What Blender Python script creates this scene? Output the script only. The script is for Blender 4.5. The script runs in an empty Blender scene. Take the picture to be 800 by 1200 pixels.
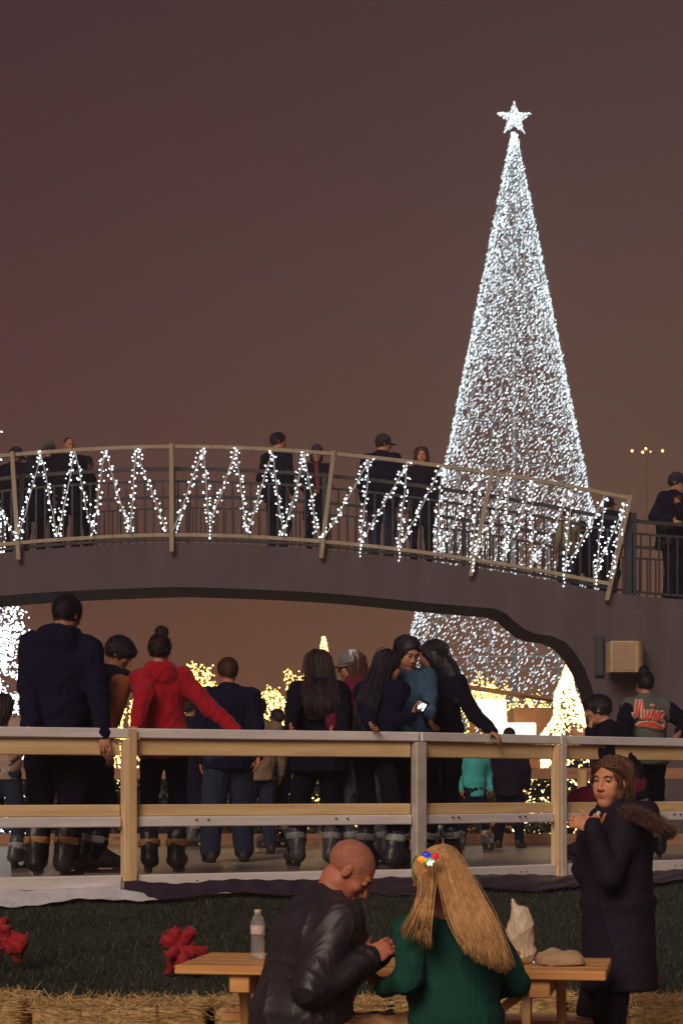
import bpy, bmesh, math, random
import numpy as np
from mathutils import Vector, Matrix

R = math.radians
random.seed(11)
scene = bpy.context.scene
COL = scene.collection
FPX, CX, HY, CAMZ = 2333.0, 400.0, 922.0, 1.55      # lens in photo pixels, horizon row, eye height


def at(px, py, Y):
    s = FPX / Y
    return Vector(((px - CX) / s, Y, CAMZ + (HY - py) / s))


def put(o, label=None, cat=None, group=None, kind=None):
    if label: o['label'] = label
    if cat: o['category'] = cat
    if group: o['group'] = group
    if kind: o['kind'] = kind
    return o


def empty(name, loc, rz=0.0):
    o = bpy.data.objects.new(name, None)
    COL.objects.link(o)
    o.location = loc
    o.rotation_euler = (0, 0, rz)
    o.empty_display_size = 0.1
    return o


def link_mesh(name, me, mat, parent=None, loc=None):
    o = bpy.data.objects.new(name, me)
    COL.objects.link(o)
    if mat is not None and not me.materials:
        me.materials.append(mat)
    if parent is not None: o.parent = parent
    if loc is not None: o.location = loc
    return o


def copy_tree(o, parent=None):
    c = o.copy()
    COL.objects.link(c)
    if parent is not None: c.parent = parent
    for ch in list(o.children):
        copy_tree(ch, c)
    return c


# ------------------------------------------------------------------ mesh builder
class MB:
    def __init__(self): self.v = []; self.f = []; self.s = []

    def add(self, vs, fs, smooth=False):
        b = len(self.v)
        self.v += [tuple(p) for p in vs]
        self.f += [tuple(i + b for i in f) for f in fs]
        self.s += [smooth] * len(fs)
        return self

    def box(self, lo, hi, bev=0.0):
        return self.obox((Vector(lo) + Vector(hi)) / 2, (Vector((1, 0, 0)), Vector((0, 1, 0)), Vector((0, 0, 1))),
                         (Vector(hi) - Vector(lo)) / 2, bev)

    def obox(self, c, ax, h, bev=0.0):
        """box with centre, axes and half sizes, chamfered edges"""
        c = Vector(c)
        vs, fs = [], []
        bev = min(bev, min(h) * 0.45)
        if bev <= 0:
            for i in (-1, 1):
                for j in (-1, 1):
                    for k in (-1, 1):
                        vs.append(c + ax[0] * h[0] * i + ax[1] * h[1] * j + ax[2] * h[2] * k)
            fs = [(0, 1, 3, 2), (4, 6, 7, 5), (0, 4, 5, 1), (2, 3, 7, 6), (0, 2, 6, 4), (1, 5, 7, 3)]
        else:
            idx = {}
            for i in (-1, 1):
                for j in (-1, 1):
                    for k in (-1, 1):
                        for a in range(3):
                            hh = [h[0] - bev, h[1] - bev, h[2] - bev]
                            hh[a] = h[a]
                            idx[(i, j, k, a)] = len(vs)
                            vs.append(c + ax[0] * hh[0] * i + ax[1] * hh[1] * j + ax[2] * hh[2] * k)
            for a in range(3):
                b, d = (a + 1) % 3, (a + 2) % 3
                for s in (-1, 1):
                    def K(sb, sd, s=s, a=a, b=b, d=d, m=None):
                        t = [0, 0, 0]; t[a] = s; t[b] = sb; t[d] = sd
                        return idx[(t[0], t[1], t[2], a if m is None else m)]
                    q = [K(-1, -1), K(1, -1), K(1, 1), K(-1, 1)]
                    fs.append(q if s > 0 else q[::-1])
            for a in range(3):           # edge chamfers, edges along axis a
                b, d = (a + 1) % 3, (a + 2) % 3
                for sb in (-1, 1):
                    for sd in (-1, 1):
                        def K(sa, m):
                            t = [0, 0, 0]; t[a] = sa; t[b] = sb; t[d] = sd
                            return idx[(t[0], t[1], t[2], m)]
                        q = [K(-1, b), K(1, b), K(1, d), K(-1, d)]
                        fs.append(q if sb * sd > 0 else q[::-1])
            for i in (-1, 1):
                for j in (-1, 1):
                    for k in (-1, 1):
                        q = [idx[(i, j, k, a)] for a in range(3)]
                        fs.append(q if i * j * k > 0 else q[::-1])
        return self.add(vs, fs)

    def beam(self, a, b, w, h, up=(0, 0, 1), bev=0.0):
        """rectangular bar from a to b; w across, h along up"""
        a, b = Vector(a), Vector(b)
        d = (b - a)
        L = d.length
        d.normalize()
        up = Vector(up)
        s = d.cross(up).normalized()
        u = s.cross(d).normalized()
        return self.obox((a + b) / 2, (d, s, u), (L / 2, w / 2, h / 2), bev)

    def tube(self, pts, rad, n=8, closed=False, smooth=True):
        pts = [Vector(p) for p in pts]
        if not isinstance(rad, (list, tuple)): rad = [rad] * len(pts)
        vs, fs = [], []
        prev = None
        for i, p in enumerate(pts):
            t = (pts[min(i + 1, len(pts) - 1)] - pts[max(i - 1, 0)])
            if t.length < 1e-9: t = Vector((0, 0, 1))
            t.normalize()
            if prev is None:
                s = t.orthogonal().normalized()
            else:
                s = (prev - t * prev.dot(t))
                if s.length < 1e-6: s = t.orthogonal()
                s.normalize()
            prev = s
            u = t.cross(s)
            for k in range(n):
                a = 2 * math.pi * k / n
                vs.append(p + (s * math.cos(a) + u * math.sin(a)) * rad[i])
        for i in range(len(pts) - 1):
            for k in range(n):
                k2 = (k + 1) % n
                fs.append((i * n + k, i * n + k2, (i + 1) * n + k2, (i + 1) * n + k))
        fs.append(tuple(range(n))[::-1])
        fs.append(tuple(range((len(pts) - 1) * n, len(pts) * n)))
        return self.add(vs, fs, smooth)

    def lathe(self, prof, c=(0, 0, 0), n=20, smooth=True):
        vs, fs = [], []
        c = Vector(c)
        for r, z in prof:
            for k in range(n):
                a = 2 * math.pi * k / n
                vs.append(c + Vector((r * math.cos(a), r * math.sin(a), z)))
        for i in range(len(prof) - 1):
            for k in range(n):
                k2 = (k + 1) % n
                fs.append((i * n + k, i * n + k2, (i + 1) * n + k2, (i + 1) * n + k))
        fs.append(tuple(range(n))[::-1])
        fs.append(tuple(range((len(prof) - 1) * n, len(prof) * n)))
        return self.add(vs, fs, smooth)

    def build(self, name, mat, parent=None, loc=None):
        me = bpy.data.meshes.new(name)
        me.from_pydata(self.v, [], self.f)
        me.polygons.foreach_set('use_smooth', self.s)
        me.update()
        return link_mesh(name, me, mat, parent, loc)


def np_mesh(name, V, F, mat, parent=None, smooth=True):
    """V (n,3), F (m,k) arrays with one k"""
    me = bpy.data.meshes.new(name)
    V = np.asarray(V, np.float32); F = np.asarray(F, np.int32)
    k = F.shape[1]
    me.vertices.add(len(V)); me.vertices.foreach_set('co', V.ravel())
    me.loops.add(F.size); me.loops.foreach_set('vertex_index', F.ravel())
    me.polygons.add(len(F))
    me.polygons.foreach_set('loop_start', np.arange(0, F.size, k, dtype=np.int32))
    me.polygons.foreach_set('loop_total', np.full(len(F), k, np.int32))
    me.update(calc_edges=True)
    me.validate()
    me.polygons.foreach_set('use_smooth', np.full(len(me.polygons), smooth))
    return link_mesh(name, me, mat, parent)


def octa(points, dirs, L, W, name, mat, parent=None):
    """many small elongated lamp beads: points (n,3), dirs (n,3), half length L (n), half width W (n)"""
    P = np.asarray(points, float); D = np.asarray(dirs, float)
    n = len(P)
    D = D / np.linalg.norm(D, axis=1, keepdims=True)
    ref = np.where(np.abs(D[:, 2:3]) < .9, np.array([[0, 0, 1.]]), np.array([[1., 0, 0]]))
    A = np.cross(D, ref); A /= np.linalg.norm(A, axis=1, keepdims=True)
    B = np.cross(D, A)
    L = np.broadcast_to(np.asarray(L, float), (n,))[:, None]; W = np.broadcast_to(np.asarray(W, float), (n,))[:, None]
    V = np.stack([P + D * L, P - D * L, P + A * W, P + B * W, P - A * W, P - B * W], 1).reshape(-1, 3)
    f = np.array([(0, 2, 3), (0, 3, 4), (0, 4, 5), (0, 5, 2), (1, 3, 2), (1, 4, 3), (1, 5, 4), (1, 2, 5)])
    F = (f[None] + (np.arange(n) * 6)[:, None, None]).reshape(-1, 3)
    return np_mesh(name, V, F, mat, parent, smooth=False)


# ------------------------------------------------------------------ materials
MATS = {}


def newmat(name):
    m = bpy.data.materials.new(name)
    m.use_nodes = True
    nt = m.node_tree
    b = nt.nodes['Principled BSDF']
    return m, nt, b


def N(nt, t, **kw):
    n = nt.nodes.new(t)
    for k, v in kw.items():
        if k in n.inputs.keys() if hasattr(n.inputs, 'keys') else False:
            n.inputs[k].default_value = v
        else:
            setattr(n, k, v)
    return n


def surf(name, col, rough=.7, scale=(8, 8, 8), var=.25, detail=6, bump=.0, bscale=None, metallic=0, spec=.5,
         col2=None, coat=0, sheen=0, space='Object', rvar=.1):
    """procedural surface: base colour broken up by noise, optional bump"""
    key = name
    if key in MATS: return MATS[key]
    m, nt, b = newmat(name)
    tc = nt.nodes.new('ShaderNodeTexCoord')
    mp = nt.nodes.new('ShaderNodeMapping')
    mp.inputs['Scale'].default_value = scale
    nt.links.new(tc.outputs[space], mp.inputs[0])
    no = nt.nodes.new('ShaderNodeTexNoise')
    no.inputs['Scale'].default_value = 1
    no.inputs['Detail'].default_value = detail
    no.inputs['Roughness'].default_value = .65
    nt.links.new(mp.outputs[0], no.inputs['Vector'])
    rp = nt.nodes.new('ShaderNodeValToRGB')
    c = Vector(col)
    if col2 is None:
        lo, hi = c * (1 - var), c * (1 + var)
    else:
        lo, hi = c, Vector(col2)
    rp.color_ramp.elements[0].position = .3; rp.color_ramp.elements[1].position = .7
    rp.color_ramp.elements[0].color = (*lo, 1); rp.color_ramp.elements[1].color = (*hi, 1)
    nt.links.new(no.outputs['Fac'], rp.inputs[0])
    nt.links.new(rp.outputs[0], b.inputs['Base Color'])
    mr = nt.nodes.new('ShaderNodeMapRange')
    mr.inputs['To Min'].default_value = max(.03, rough - rvar); mr.inputs['To Max'].default_value = min(1, rough + rvar)
    nt.links.new(no.outputs['Fac'], mr.inputs[0])
    nt.links.new(mr.outputs[0], b.inputs['Roughness'])
    b.inputs['Metallic'].default_value = metallic
    b.inputs['Specular IOR Level'].default_value = spec
    b.inputs['Coat Weight'].default_value = coat
    b.inputs['Sheen Weight'].default_value = sheen
    if bump:
        n2 = nt.nodes.new('ShaderNodeTexNoise')
        n2.inputs['Scale'].default_value = bscale or 30
        n2.inputs['Detail'].default_value = 5
        nt.links.new(tc.outputs[space], n2.inputs['Vector'])
        bp = nt.nodes.new('ShaderNodeBump')
        bp.inputs['Strength'].default_value = 1
        bp.inputs['Distance'].default_value = bump
        nt.links.new(n2.outputs['Fac'], bp.inputs['Height'])
        nt.links.new(bp.outputs[0], b.inputs['Normal'])
    MATS[key] = m
    return m


def emit(name, col, strength, sampling='NONE', vary=0.0, vscale=3.0):
    if name in MATS: return MATS[name]
    m, nt, b = newmat(name)
    b.inputs['Base Color'].default_value = (*[min(1, c * .5) for c in col], 1)
    b.inputs['Emission Color'].default_value = (*col, 1)
    b.inputs['Emission Strength'].default_value = strength
    if vary:
        g = nt.nodes.new('ShaderNodeNewGeometry')
        mr = nt.nodes.new('ShaderNodeMapRange')
        mr.inputs['To Min'].default_value = strength * (1 - vary)
        mr.inputs['To Max'].default_value = strength * (1 + vary)
        nt.links.new(g.outputs['Random Per Island'], mr.inputs[0])
        nt.links.new(mr.outputs[0], b.inputs['Emission Strength'])
    m.cycles.emission_sampling = sampling
    MATS[name] = m
    return m


def fabric(name, col, rough=.9, bump=.0015, sheen=.0, spec=.2, var=.12):
    return surf('fabric ' + name, col, rough, scale=(6, 6, 6), var=var, bump=bump, bscale=55, sheen=sheen, spec=spec)


def skin(name, col):
    key = 'skin ' + name
    if key in MATS: return MATS[key]
    m = surf(key, col, .5, scale=(14, 14, 14), var=.1, bump=.0006, bscale=160, spec=.35)
    b = m.node_tree.nodes['Principled BSDF']
    b.inputs['Subsurface Weight'].default_value = .12
    b.inputs['Subsurface Radius'].default_value = (.02, .008, .004)
    b.inputs['Subsurface Scale'].default_value = .5
    return m


def hairmat(name, col, col2, streak=90, rough=.5):
    key = 'hair ' + name
    if key in MATS: return MATS[key]
    m, nt, b = newmat(key)
    tc = nt.nodes.new('ShaderNodeTexCoord')
    mp = nt.nodes.new('ShaderNodeMapping')
    mp.inputs['Scale'].default_value = (streak, streak, streak * .06)
    nt.links.new(tc.outputs['Object'], mp.inputs[0])
    no = nt.nodes.new('ShaderNodeTexNoise')
    no.inputs['Scale'].default_value = 1; no.inputs['Detail'].default_value = 4
    nt.links.new(mp.outputs[0], no.inputs['Vector'])
    rp = nt.nodes.new('ShaderNodeValToRGB')
    rp.color_ramp.elements[0].position = .35; rp.color_ramp.elements[1].position = .68
    rp.color_ramp.elements[0].color = (*col, 1); rp.color_ramp.elements[1].color = (*col2, 1)
    nt.links.new(no.outputs['Fac'], rp.inputs[0]); nt.links.new(rp.outputs[0], b.inputs['Base Color'])
    bp = nt.nodes.new('ShaderNodeBump'); bp.inputs['Distance'].default_value = .004
    nt.links.new(no.outputs['Fac'], bp.inputs['Height']); nt.links.new(bp.outputs[0], b.inputs['Normal'])
    b.inputs['Roughness'].default_value = rough
    b.inputs['Specular IOR Level'].default_value = .35
    MATS[key] = m
    return m


def wood(name, dark, light, axis='X', scale=1.0, rough=.6, knots=True):
    key = 'wood ' + name
    if key in MATS: return MATS[key]
    m, nt, b = newmat(key)
    tc = nt.nodes.new('ShaderNodeTexCoord')
    mp = nt.nodes.new('ShaderNodeMapping')
    s = [22 * scale] * 3
    s['XYZ'.index(axis)] = 1.1 * scale
    mp.inputs['Scale'].default_value = s
    nt.links.new(tc.outputs['Object'], mp.inputs[0])
    no = nt.nodes.new('ShaderNodeTexNoise'); no.inputs['Scale'].default_value = 1.0
    no.inputs['Detail'].default_value = 7; no.inputs['Distortion'].default_value = .6
    nt.links.new(mp.outputs[0], no.inputs['Vector'])
    rp = nt.nodes.new('ShaderNodeValToRGB')
    rp.color_ramp.elements[0].position = .32; rp.color_ramp.elements[1].position = .62
    rp.color_ramp.elements[0].color = (*dark, 1); rp.color_ramp.elements[1].color = (*light, 1)
    nt.links.new(no.outputs['Fac'], rp.inputs[0])
    last = rp.outputs[0]
    if knots:
        mp2 = nt.nodes.new('ShaderNodeMapping')
        s2 = [7.0] * 3; s2['XYZ'.index(axis)] = 2.2
        mp2.inputs['Scale'].default_value = s2
        nt.links.new(tc.outputs['Object'], mp2.inputs[0])
        vo = nt.nodes.new('ShaderNodeTexVoronoi'); vo.inputs['Scale'].default_value = 1.0
        nt.links.new(mp2.outputs[0], vo.inputs['Vector'])
        r2 = nt.nodes.new('ShaderNodeValToRGB')
        r2.color_ramp.elements[0].position = .05; r2.color_ramp.elements[1].position = .13
        r2.color_ramp.elements[0].color = (.25, .2, .16, 1); r2.color_ramp.elements[1].color = (1, 1, 1, 1)
        nt.links.new(vo.outputs['Distance'], r2.inputs[0])
        mx = nt.nodes.new('ShaderNodeMix'); mx.data_type = 'RGBA'; mx.blend_type = 'MULTIPLY'
        mx.inputs[0].default_value = .8
        nt.links.new(last, mx.inputs[6]); nt.links.new(r2.outputs[0], mx.inputs[7])
        last = mx.outputs[2]
    nt.links.new(last, b.inputs['Base Color'])
    bp = nt.nodes.new('ShaderNodeBump'); bp.inputs['Distance'].default_value = .002
    nt.links.new(no.outputs['Fac'], bp.inputs['Height']); nt.links.new(bp.outputs[0], b.inputs['Normal'])
    b.inputs['Roughness'].default_value = rough
    MATS[key] = m
    return m


# ------------------------------------------------------------------ distance-field bodies
def v3(a): return np.array([float(a[0]), float(a[1]), float(a[2])])
def unit(a):
    a = v3(a)
    return a / (np.linalg.norm(a) + 1e-12)


class Cap:
    def __init__(s, a, b, ra, rb=None, k=.02, op='u'):
        s.a, s.b, s.ra, s.rb, s.k, s.op = v3(a), v3(b), ra, (ra if rb is None else rb), k, op
    def bb(s):
        m = max(s.ra, s.rb)
        return np.minimum(s.a, s.b) - m, np.maximum(s.a, s.b) + m
    def d(s, X, Y, Z):
        ba = s.b - s.a; L = ba @ ba + 1e-12
        x, y, z = X - s.a[0], Y - s.a[1], Z - s.a[2]
        h = np.clip((x * ba[0] + y * ba[1] + z * ba[2]) / L, 0, 1)
        return np.sqrt((x - h * ba[0]) ** 2 + (y - h * ba[1]) ** 2 + (z - h * ba[2]) ** 2) - (s.ra + h * (s.rb - s.ra))


class Ell:
    """ellipsoid, axes = rows of M (right, forward, up), radii r"""
    def __init__(s, c, r, M=None, k=.03, op='u'):
        s.c, s.r, s.M, s.k, s.op = v3(c), v3(r), (np.eye(3) if M is None else np.asarray(M, float)), k, op
    def bb(s):
        e = np.abs(s.M.T) @ s.r
        return s.c - e, s.c + e
    def d(s, X, Y, Z):
        x, y, z = X - s.c[0], Y - s.c[1], Z - s.c[2]
        q = [(s.M[i, 0] * x + s.M[i, 1] * y + s.M[i, 2] * z) for i in range(3)]
        k0 = np.sqrt(sum((q[i] / s.r[i]) ** 2 for i in range(3)))
        k1 = np.sqrt(sum((q[i] / s.r[i] ** 2) ** 2 for i in range(3))) + 1e-9
        return k0 * (k0 - 1) / k1


class Ecy:
    """elliptical tapered tube from a to b; ra/rb = (side, front) radii; side = direction of the first radius"""
    def __init__(s, a, b, ra, rb, side, k=.03, op='u', rnd=.02):
        s.a, s.b, s.ra, s.rb, s.k, s.op, s.rnd = v3(a), v3(b), ra, rb, k, op, rnd
        s.n = unit(s.b - s.a); sd = v3(side); sd = unit(sd - s.n * (sd @ s.n)); s.s = sd; s.t = np.cross(s.n, sd)
        s.L = np.linalg.norm(s.b - s.a)
    def bb(s):
        m = max(max(s.ra), max(s.rb))
        return np.minimum(s.a, s.b) - m, np.maximum(s.a, s.b) + m
    def d(s, X, Y, Z):
        x, y, z = X - s.a[0], Y - s.a[1], Z - s.a[2]
        u = x * s.s[0] + y * s.s[1] + z * s.s[2]
        v = x * s.t[0] + y * s.t[1] + z * s.t[2]
        w = x * s.n[0] + y * s.n[1] + z * s.n[2]
        h = np.clip(w / s.L, 0, 1)
        rs = s.ra[0] + h * (s.rb[0] - s.ra[0]); rt = s.ra[1] + h * (s.rb[1] - s.ra[1])
        q = np.sqrt((u / rs) ** 2 + (v / rt) ** 2)
        ds = (q - 1) * np.minimum(rs, rt)
        dc = np.abs(w - s.L / 2) - s.L / 2
        a, b, k = ds + s.rnd, dc + s.rnd, s.rnd
        return np.minimum(np.maximum(a, b), 0) + np.sqrt(np.maximum(a, 0) ** 2 + np.maximum(b, 0) ** 2) - k


def sdf_mesh(prims, h):
    us = [p for p in prims if p.op == 'u']
    lo = np.min([p.bb()[0] for p in us], 0) - .03 - 2 * h
    hi = np.max([p.bb()[1] for p in us], 0) + .03 + 2 * h
    n = np.ceil((hi - lo) / h).astype(int) + 1
    F = np.full(n, .2, np.float32)
    ax = [(lo[i] + np.arange(n[i]) * h) for i in range(3)]
    for p in prims:
        a, b = p.bb()
        m = p.k + .02 + 2 * h
        i0 = np.maximum(((a - m - lo) / h).astype(int), 0)
        i1 = np.minimum(((b + m - lo) / h).astype(int) + 2, n)
        if np.any(i1 <= i0): continue
        X = ax[0][i0[0]:i1[0]][:, None, None]; Y = ax[1][i0[1]:i1[1]][None, :, None]; Z = ax[2][i0[2]:i1[2]][None, None, :]
        sl = (slice(i0[0], i1[0]), slice(i0[1], i1[1]), slice(i0[2], i1[2]))
        d = p.d(X, Y, Z).astype(np.float32)
        f = F[sl]
        k = max(p.k, 1e-4)
        if p.op == 'u':
            g = np.maximum(k - np.abs(f - d), 0) / k
            F[sl] = np.minimum(f, d) - g * g * k * .25
        else:
            d = -d
            g = np.maximum(k - np.abs(f - d), 0) / k
            F[sl] = np.maximum(f, d) + g * g * k * .25
    return nets(F, lo, h)


def nets(F, lo, h):
    """naive surface nets"""
    I = F < 0
    c = [I[i:I.shape[0] - 1 + i, j:I.shape[1] - 1 + j, k:I.shape[2] - 1 + k] for i in (0, 1) for j in (0, 1) for k in (0, 1)]
    s = sum(x.astype(np.int8) for x in c)
    act = (s > 0) & (s < 8)
    ids = np.full(act.shape, -1, np.int64)
    A = np.argwhere(act)
    ids[act] = np.arange(len(A))
    acc = np.zeros((len(A), 3)); cnt = np.zeros(len(A))
    corners = [(i, j, k) for i in (0, 1) for j in (0, 1) for k in (0, 1)]
    vals = {q: F[A[:, 0] + q[0], A[:, 1] + q[1], A[:, 2] + q[2]].astype(float) for q in corners}
    for q in corners:
        for a in range(3):
            if q[a]: continue
            r = list(q); r[a] = 1; r = tuple(r)
            f0, f1 = vals[q], vals[r]
            m = (f0 < 0) != (f1 < 0)
            t = np.zeros(len(A)); t[m] = f0[m] / (f0[m] - f1[m])
            pos = np.tile(np.array(q, float), (len(A), 1)); pos[:, a] = t
            acc[m] += pos[m]; cnt[m] += 1
    V = lo + (A + acc / cnt[:, None]) * h
    Q = []
    for a in range(3):
        b, d = (a + 1) % 3, (a + 2) % 3
        sl0 = [slice(None)] * 3; sl1 = [slice(None)] * 3
        sl0[a] = slice(0, -1); sl1[a] = slice(1, None)
        A0, A1 = I[tuple(sl0)], I[tuple(sl1)]
        E = np.argwhere(A0 != A1)
        E = E[(E[:, b] > 0) & (E[:, d] > 0) & (E[:, b] < F.shape[b] - 1) & (E[:, d] < F.shape[d] - 1)]
        if not len(E): continue
        inn = A0[E[:, 0], E[:, 1], E[:, 2]]
        def cell(db, dd):
            e = E.copy(); e[:, b] -= db; e[:, d] -= dd
            return ids[e[:, 0], e[:, 1], e[:, 2]]
        q = np.stack([cell(1, 1), cell(0, 1), cell(0, 0), cell(1, 0)], 1)
        q[~inn] = q[~inn][:, ::-1]
        Q.append(q)
    Q = np.concatenate(Q)
    Q = Q[(Q >= 0).all(1)]
    return V, Q


def relax(V, Q, it=2, lam=.5):
    n = len(V)
    E = np.concatenate([Q[:, [0, 1]], Q[:, [1, 2]], Q[:, [2, 3]], Q[:, [3, 0]]])
    E = np.concatenate([E, E[:, ::-1]])
    cnt = np.bincount(E[:, 0], minlength=n)[:, None] + 1e-9
    for _ in range(it):
        S = np.stack([np.bincount(E[:, 0], weights=V[E[:, 1], i], minlength=n) for i in range(3)], 1)
        V = V + lam * (S / cnt - V)
    return V


def normals(V, Q):
    fn = np.cross(V[Q[:, 2]] - V[Q[:, 0]], V[Q[:, 3]] - V[Q[:, 1]])
    n = np.zeros_like(V)
    for i in range(4):
        for k in range(3):
            n[:, k] += np.bincount(Q[:, i], weights=fn[:, k], minlength=len(V))
    return n / (np.linalg.norm(n, axis=1, keepdims=True) + 1e-12)


def folds(V, seed, freq, aniso=(1, 1, 1)):
    """sharp creases in -1..0.5"""
    r = np.random.RandomState(seed)
    P = V * np.array(aniso) * freq
    out = 0
    for o, a in ((1, 1.0), (2.1, .55), (4.3, .22)):
        k1, k2, k3 = r.normal(size=(3, 3))
        k1 /= np.linalg.norm(k1); k2 /= np.linalg.norm(k2); k3 /= np.linalg.norm(k3)
        w = P @ k1 * o + 1.7 * np.sin(P @ k2 * o * .6 + r.rand() * 6) + 1.1 * np.sin(P @ k3 * o * .9 + r.rand() * 6)
        out = out + a * (.5 - np.abs(np.sin(w)) ** .6)
    return out


V_last = {}


def shell(name, prims, h, mat, parent, fold=0.0, freq=14, seed=1, aniso=(1, 1, .6), it=2, groove=None):
    V, Q = sdf_mesh(prims, h)
    V = relax(V, Q, it)
    V_last[name] = (V, Q)
    if fold or groove is not None:
        n = normals(V, Q)
        if fold: V = V + n * (fold * folds(V, seed, freq, aniso))[:, None]
        if groove is not None: V = V + n * groove(V)[:, None]
    return np_mesh(name, V, Q, mat, parent)
SUN_E = 2.15
# ------------------------------------------------------------------ shared materials
ALU = surf('aluminium', (.80, .76, .77), .42, scale=(3, 3, 18), var=.14, metallic=.12, bump=.0006, bscale=40)
GALV = surf('galvanised steel', (.54, .48, .45), .45, scale=(9, 9, 9), var=.2, metallic=.15, bump=.0005, bscale=60)
STEEL = surf('steel', (.6, .6, .62), .25, var=.1, metallic=1)
BLACKPL = surf('black plastic', (.02, .02, .03), .45, var=.2)
PINE = wood('pine', (.62, .41, .19), (.84, .61, .34), 'X', rough=.55)
PINEV = wood('pine upright', (.62, .42, .24), (.82, .61, .38), 'Z', rough=.55)
CEDAR = wood('stained cedar', (.56, .25, .07), (.80, .42, .15), 'X', rough=.42)
CEDARV = wood('stained cedar legs', (.52, .24, .07), (.72, .38, .14), 'Z', rough=.45)
IRON = surf('dark iron', (.025, .022, .03), .5, var=.2)
FRAMEM = surf('tan painted frame', (.36, .28, .20), .5, var=.12)
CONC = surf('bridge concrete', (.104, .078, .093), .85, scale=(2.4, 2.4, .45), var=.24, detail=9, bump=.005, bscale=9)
CONC_SHADE = surf('shaded bridge concrete', (.05, .026, .065), .95, spec=.05, scale=(.7, .7, 1.5), var=.16, detail=9, bump=.004, bscale=9)  # underside shade put into the colour: darker copy of the bridge concrete
LEDW = emit('cool led', (.80, .93, 1.0), 3.2, vary=.6)
LEDT = emit('cool tree led', (.78, .93, 1.0), 2.1, vary=.95, sampling='AUTO')
LEDG = emit('gold led', (1.0, .62, .16), 2.6, vary=.5)
EYE = surf('eye white', (.55, .5, .48), .25, var=.05)
IRIS = surf('iris', (.05, .03, .02), .2, var=.2)

# ------------------------------------------------------------------ world: night sky over city light
w = bpy.data.worlds.new('World'); scene.world = w; w.use_nodes = True
nt = w.node_tree
bg = nt.nodes['Background']
tc = nt.nodes.new('ShaderNodeTexCoord'); sp = nt.nodes.new('ShaderNodeSeparateXYZ')
nt.links.new(tc.outputs['Generated'], sp.inputs[0])
def lin(*c): return tuple((x / 255 / 12.92 if x / 255 < .04045 else ((x / 255 + .055) / 1.055) ** 2.4) for x in c)
rp = nt.nodes.new('ShaderNodeValToRGB')
el = rp.color_ramp.elements
stops = [(.0, lin(34, 26, 32)), (.03, lin(132, 86, 54)), (.10, lin(119, 79, 55)), (.17, lin(105, 73, 58)), (.30, lin(80, 56, 54)), (.38, lin(68, 47, 48)), (.6, lin(58, 46, 64)), (1, lin(56, 50, 86))]  # top stops, above the view, tinted violet as added fill for the shadows
el[0].position, el[0].color = stops[0][0], (*stops[0][1], 1)
el[1].position, el[1].color = stops[-1][0], (*stops[-1][1], 1)
for p_, c_ in stops[1:-1]:
    e_ = el.new(p_); e_.color = (*c_, 1)
nt.links.new(sp.outputs['Z'], rp.inputs[0])
# slightly redder and darker towards the left, away from the lit tree
mrx = nt.nodes.new('ShaderNodeMapRange'); mrx.inputs['From Min'].default_value = -.2; mrx.inputs['From Max'].default_value = .2
nt.links.new(sp.outputs['X'], mrx.inputs[0])
mxs = nt.nodes.new('ShaderNodeMix'); mxs.data_type = 'RGBA'
mxs.inputs[6].default_value = (.84, .59, .70, 1); mxs.inputs[7].default_value = (1.12, 1.16, 1.04, 1)
nt.links.new(mrx.outputs[0], mxs.inputs[0])
mul = nt.nodes.new('ShaderNodeMix'); mul.data_type = 'RGBA'; mul.blend_type = 'MULTIPLY'; mul.inputs[0].default_value = 1
nt.links.new(rp.outputs[0], mul.inputs[6]); nt.links.new(mxs.outputs[2], mul.inputs[7])
sk_ = nt.nodes.new('ShaderNodeTexSky'); sk_.sky_type = 'NISHITA'; sk_.sun_disc = False
sk_.sun_elevation = R(-5); sk_.sun_rotation = R(200)
ad = nt.nodes.new('ShaderNodeMix'); ad.data_type = 'RGBA'; ad.blend_type = 'ADD'; ad.inputs[0].default_value = .01
nt.links.new(mul.outputs[2], ad.inputs[6]); nt.links.new(sk_.outputs[0], ad.inputs[7])
nt.links.new(ad.outputs[2], bg.inputs[0])
bg.inputs[1].default_value = 1.07

# the one directional light: the rink's floodlighting, from behind the camera and to the left
sl = bpy.data.lights.new('sun', 'SUN'); sl.energy = SUN_E; sl.angle = R(28); sl.color = (1.0, .80, .62)
so = bpy.data.objects.new('sun', sl); COL.objects.link(so)
sdir = Vector((.30, .80, -.52)).normalized()
so.rotation_euler = sdir.to_track_quat('-Z', 'Y').to_euler()

cam = bpy.data.cameras.new('camera'); co = bpy.data.objects.new('camera', cam); COL.objects.link(co)
co.location = (0, 0, CAMZ); co.rotation_euler = (R(90), 0, 0)
cam.sensor_fit = 'VERTICAL'; cam.sensor_height = 36; cam.lens = FPX / 1200 * 36
cam.shift_y = (HY - 600) / 1200; cam.clip_end = 2000; cam.clip_start = .1
scene.camera = co
scene.view_settings.view_transform = 'Standard'; scene.view_settings.look = 'None'
scene.view_settings.gamma = 1; scene.view_settings.exposure = 0

# ------------------------------------------------------------------ ground
g = MB(); g.add([(-400, -60, 0), (400, -60, 0), (400, 600, 0), (-400, 600, 0)], [(0, 1, 2, 3)])
put(g.build('ground', surf('dark paving', (.035, .030, .032), .85, scale=(2, 2, 2), var=.3, bump=.006, bscale=20)), kind='structure')

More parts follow.
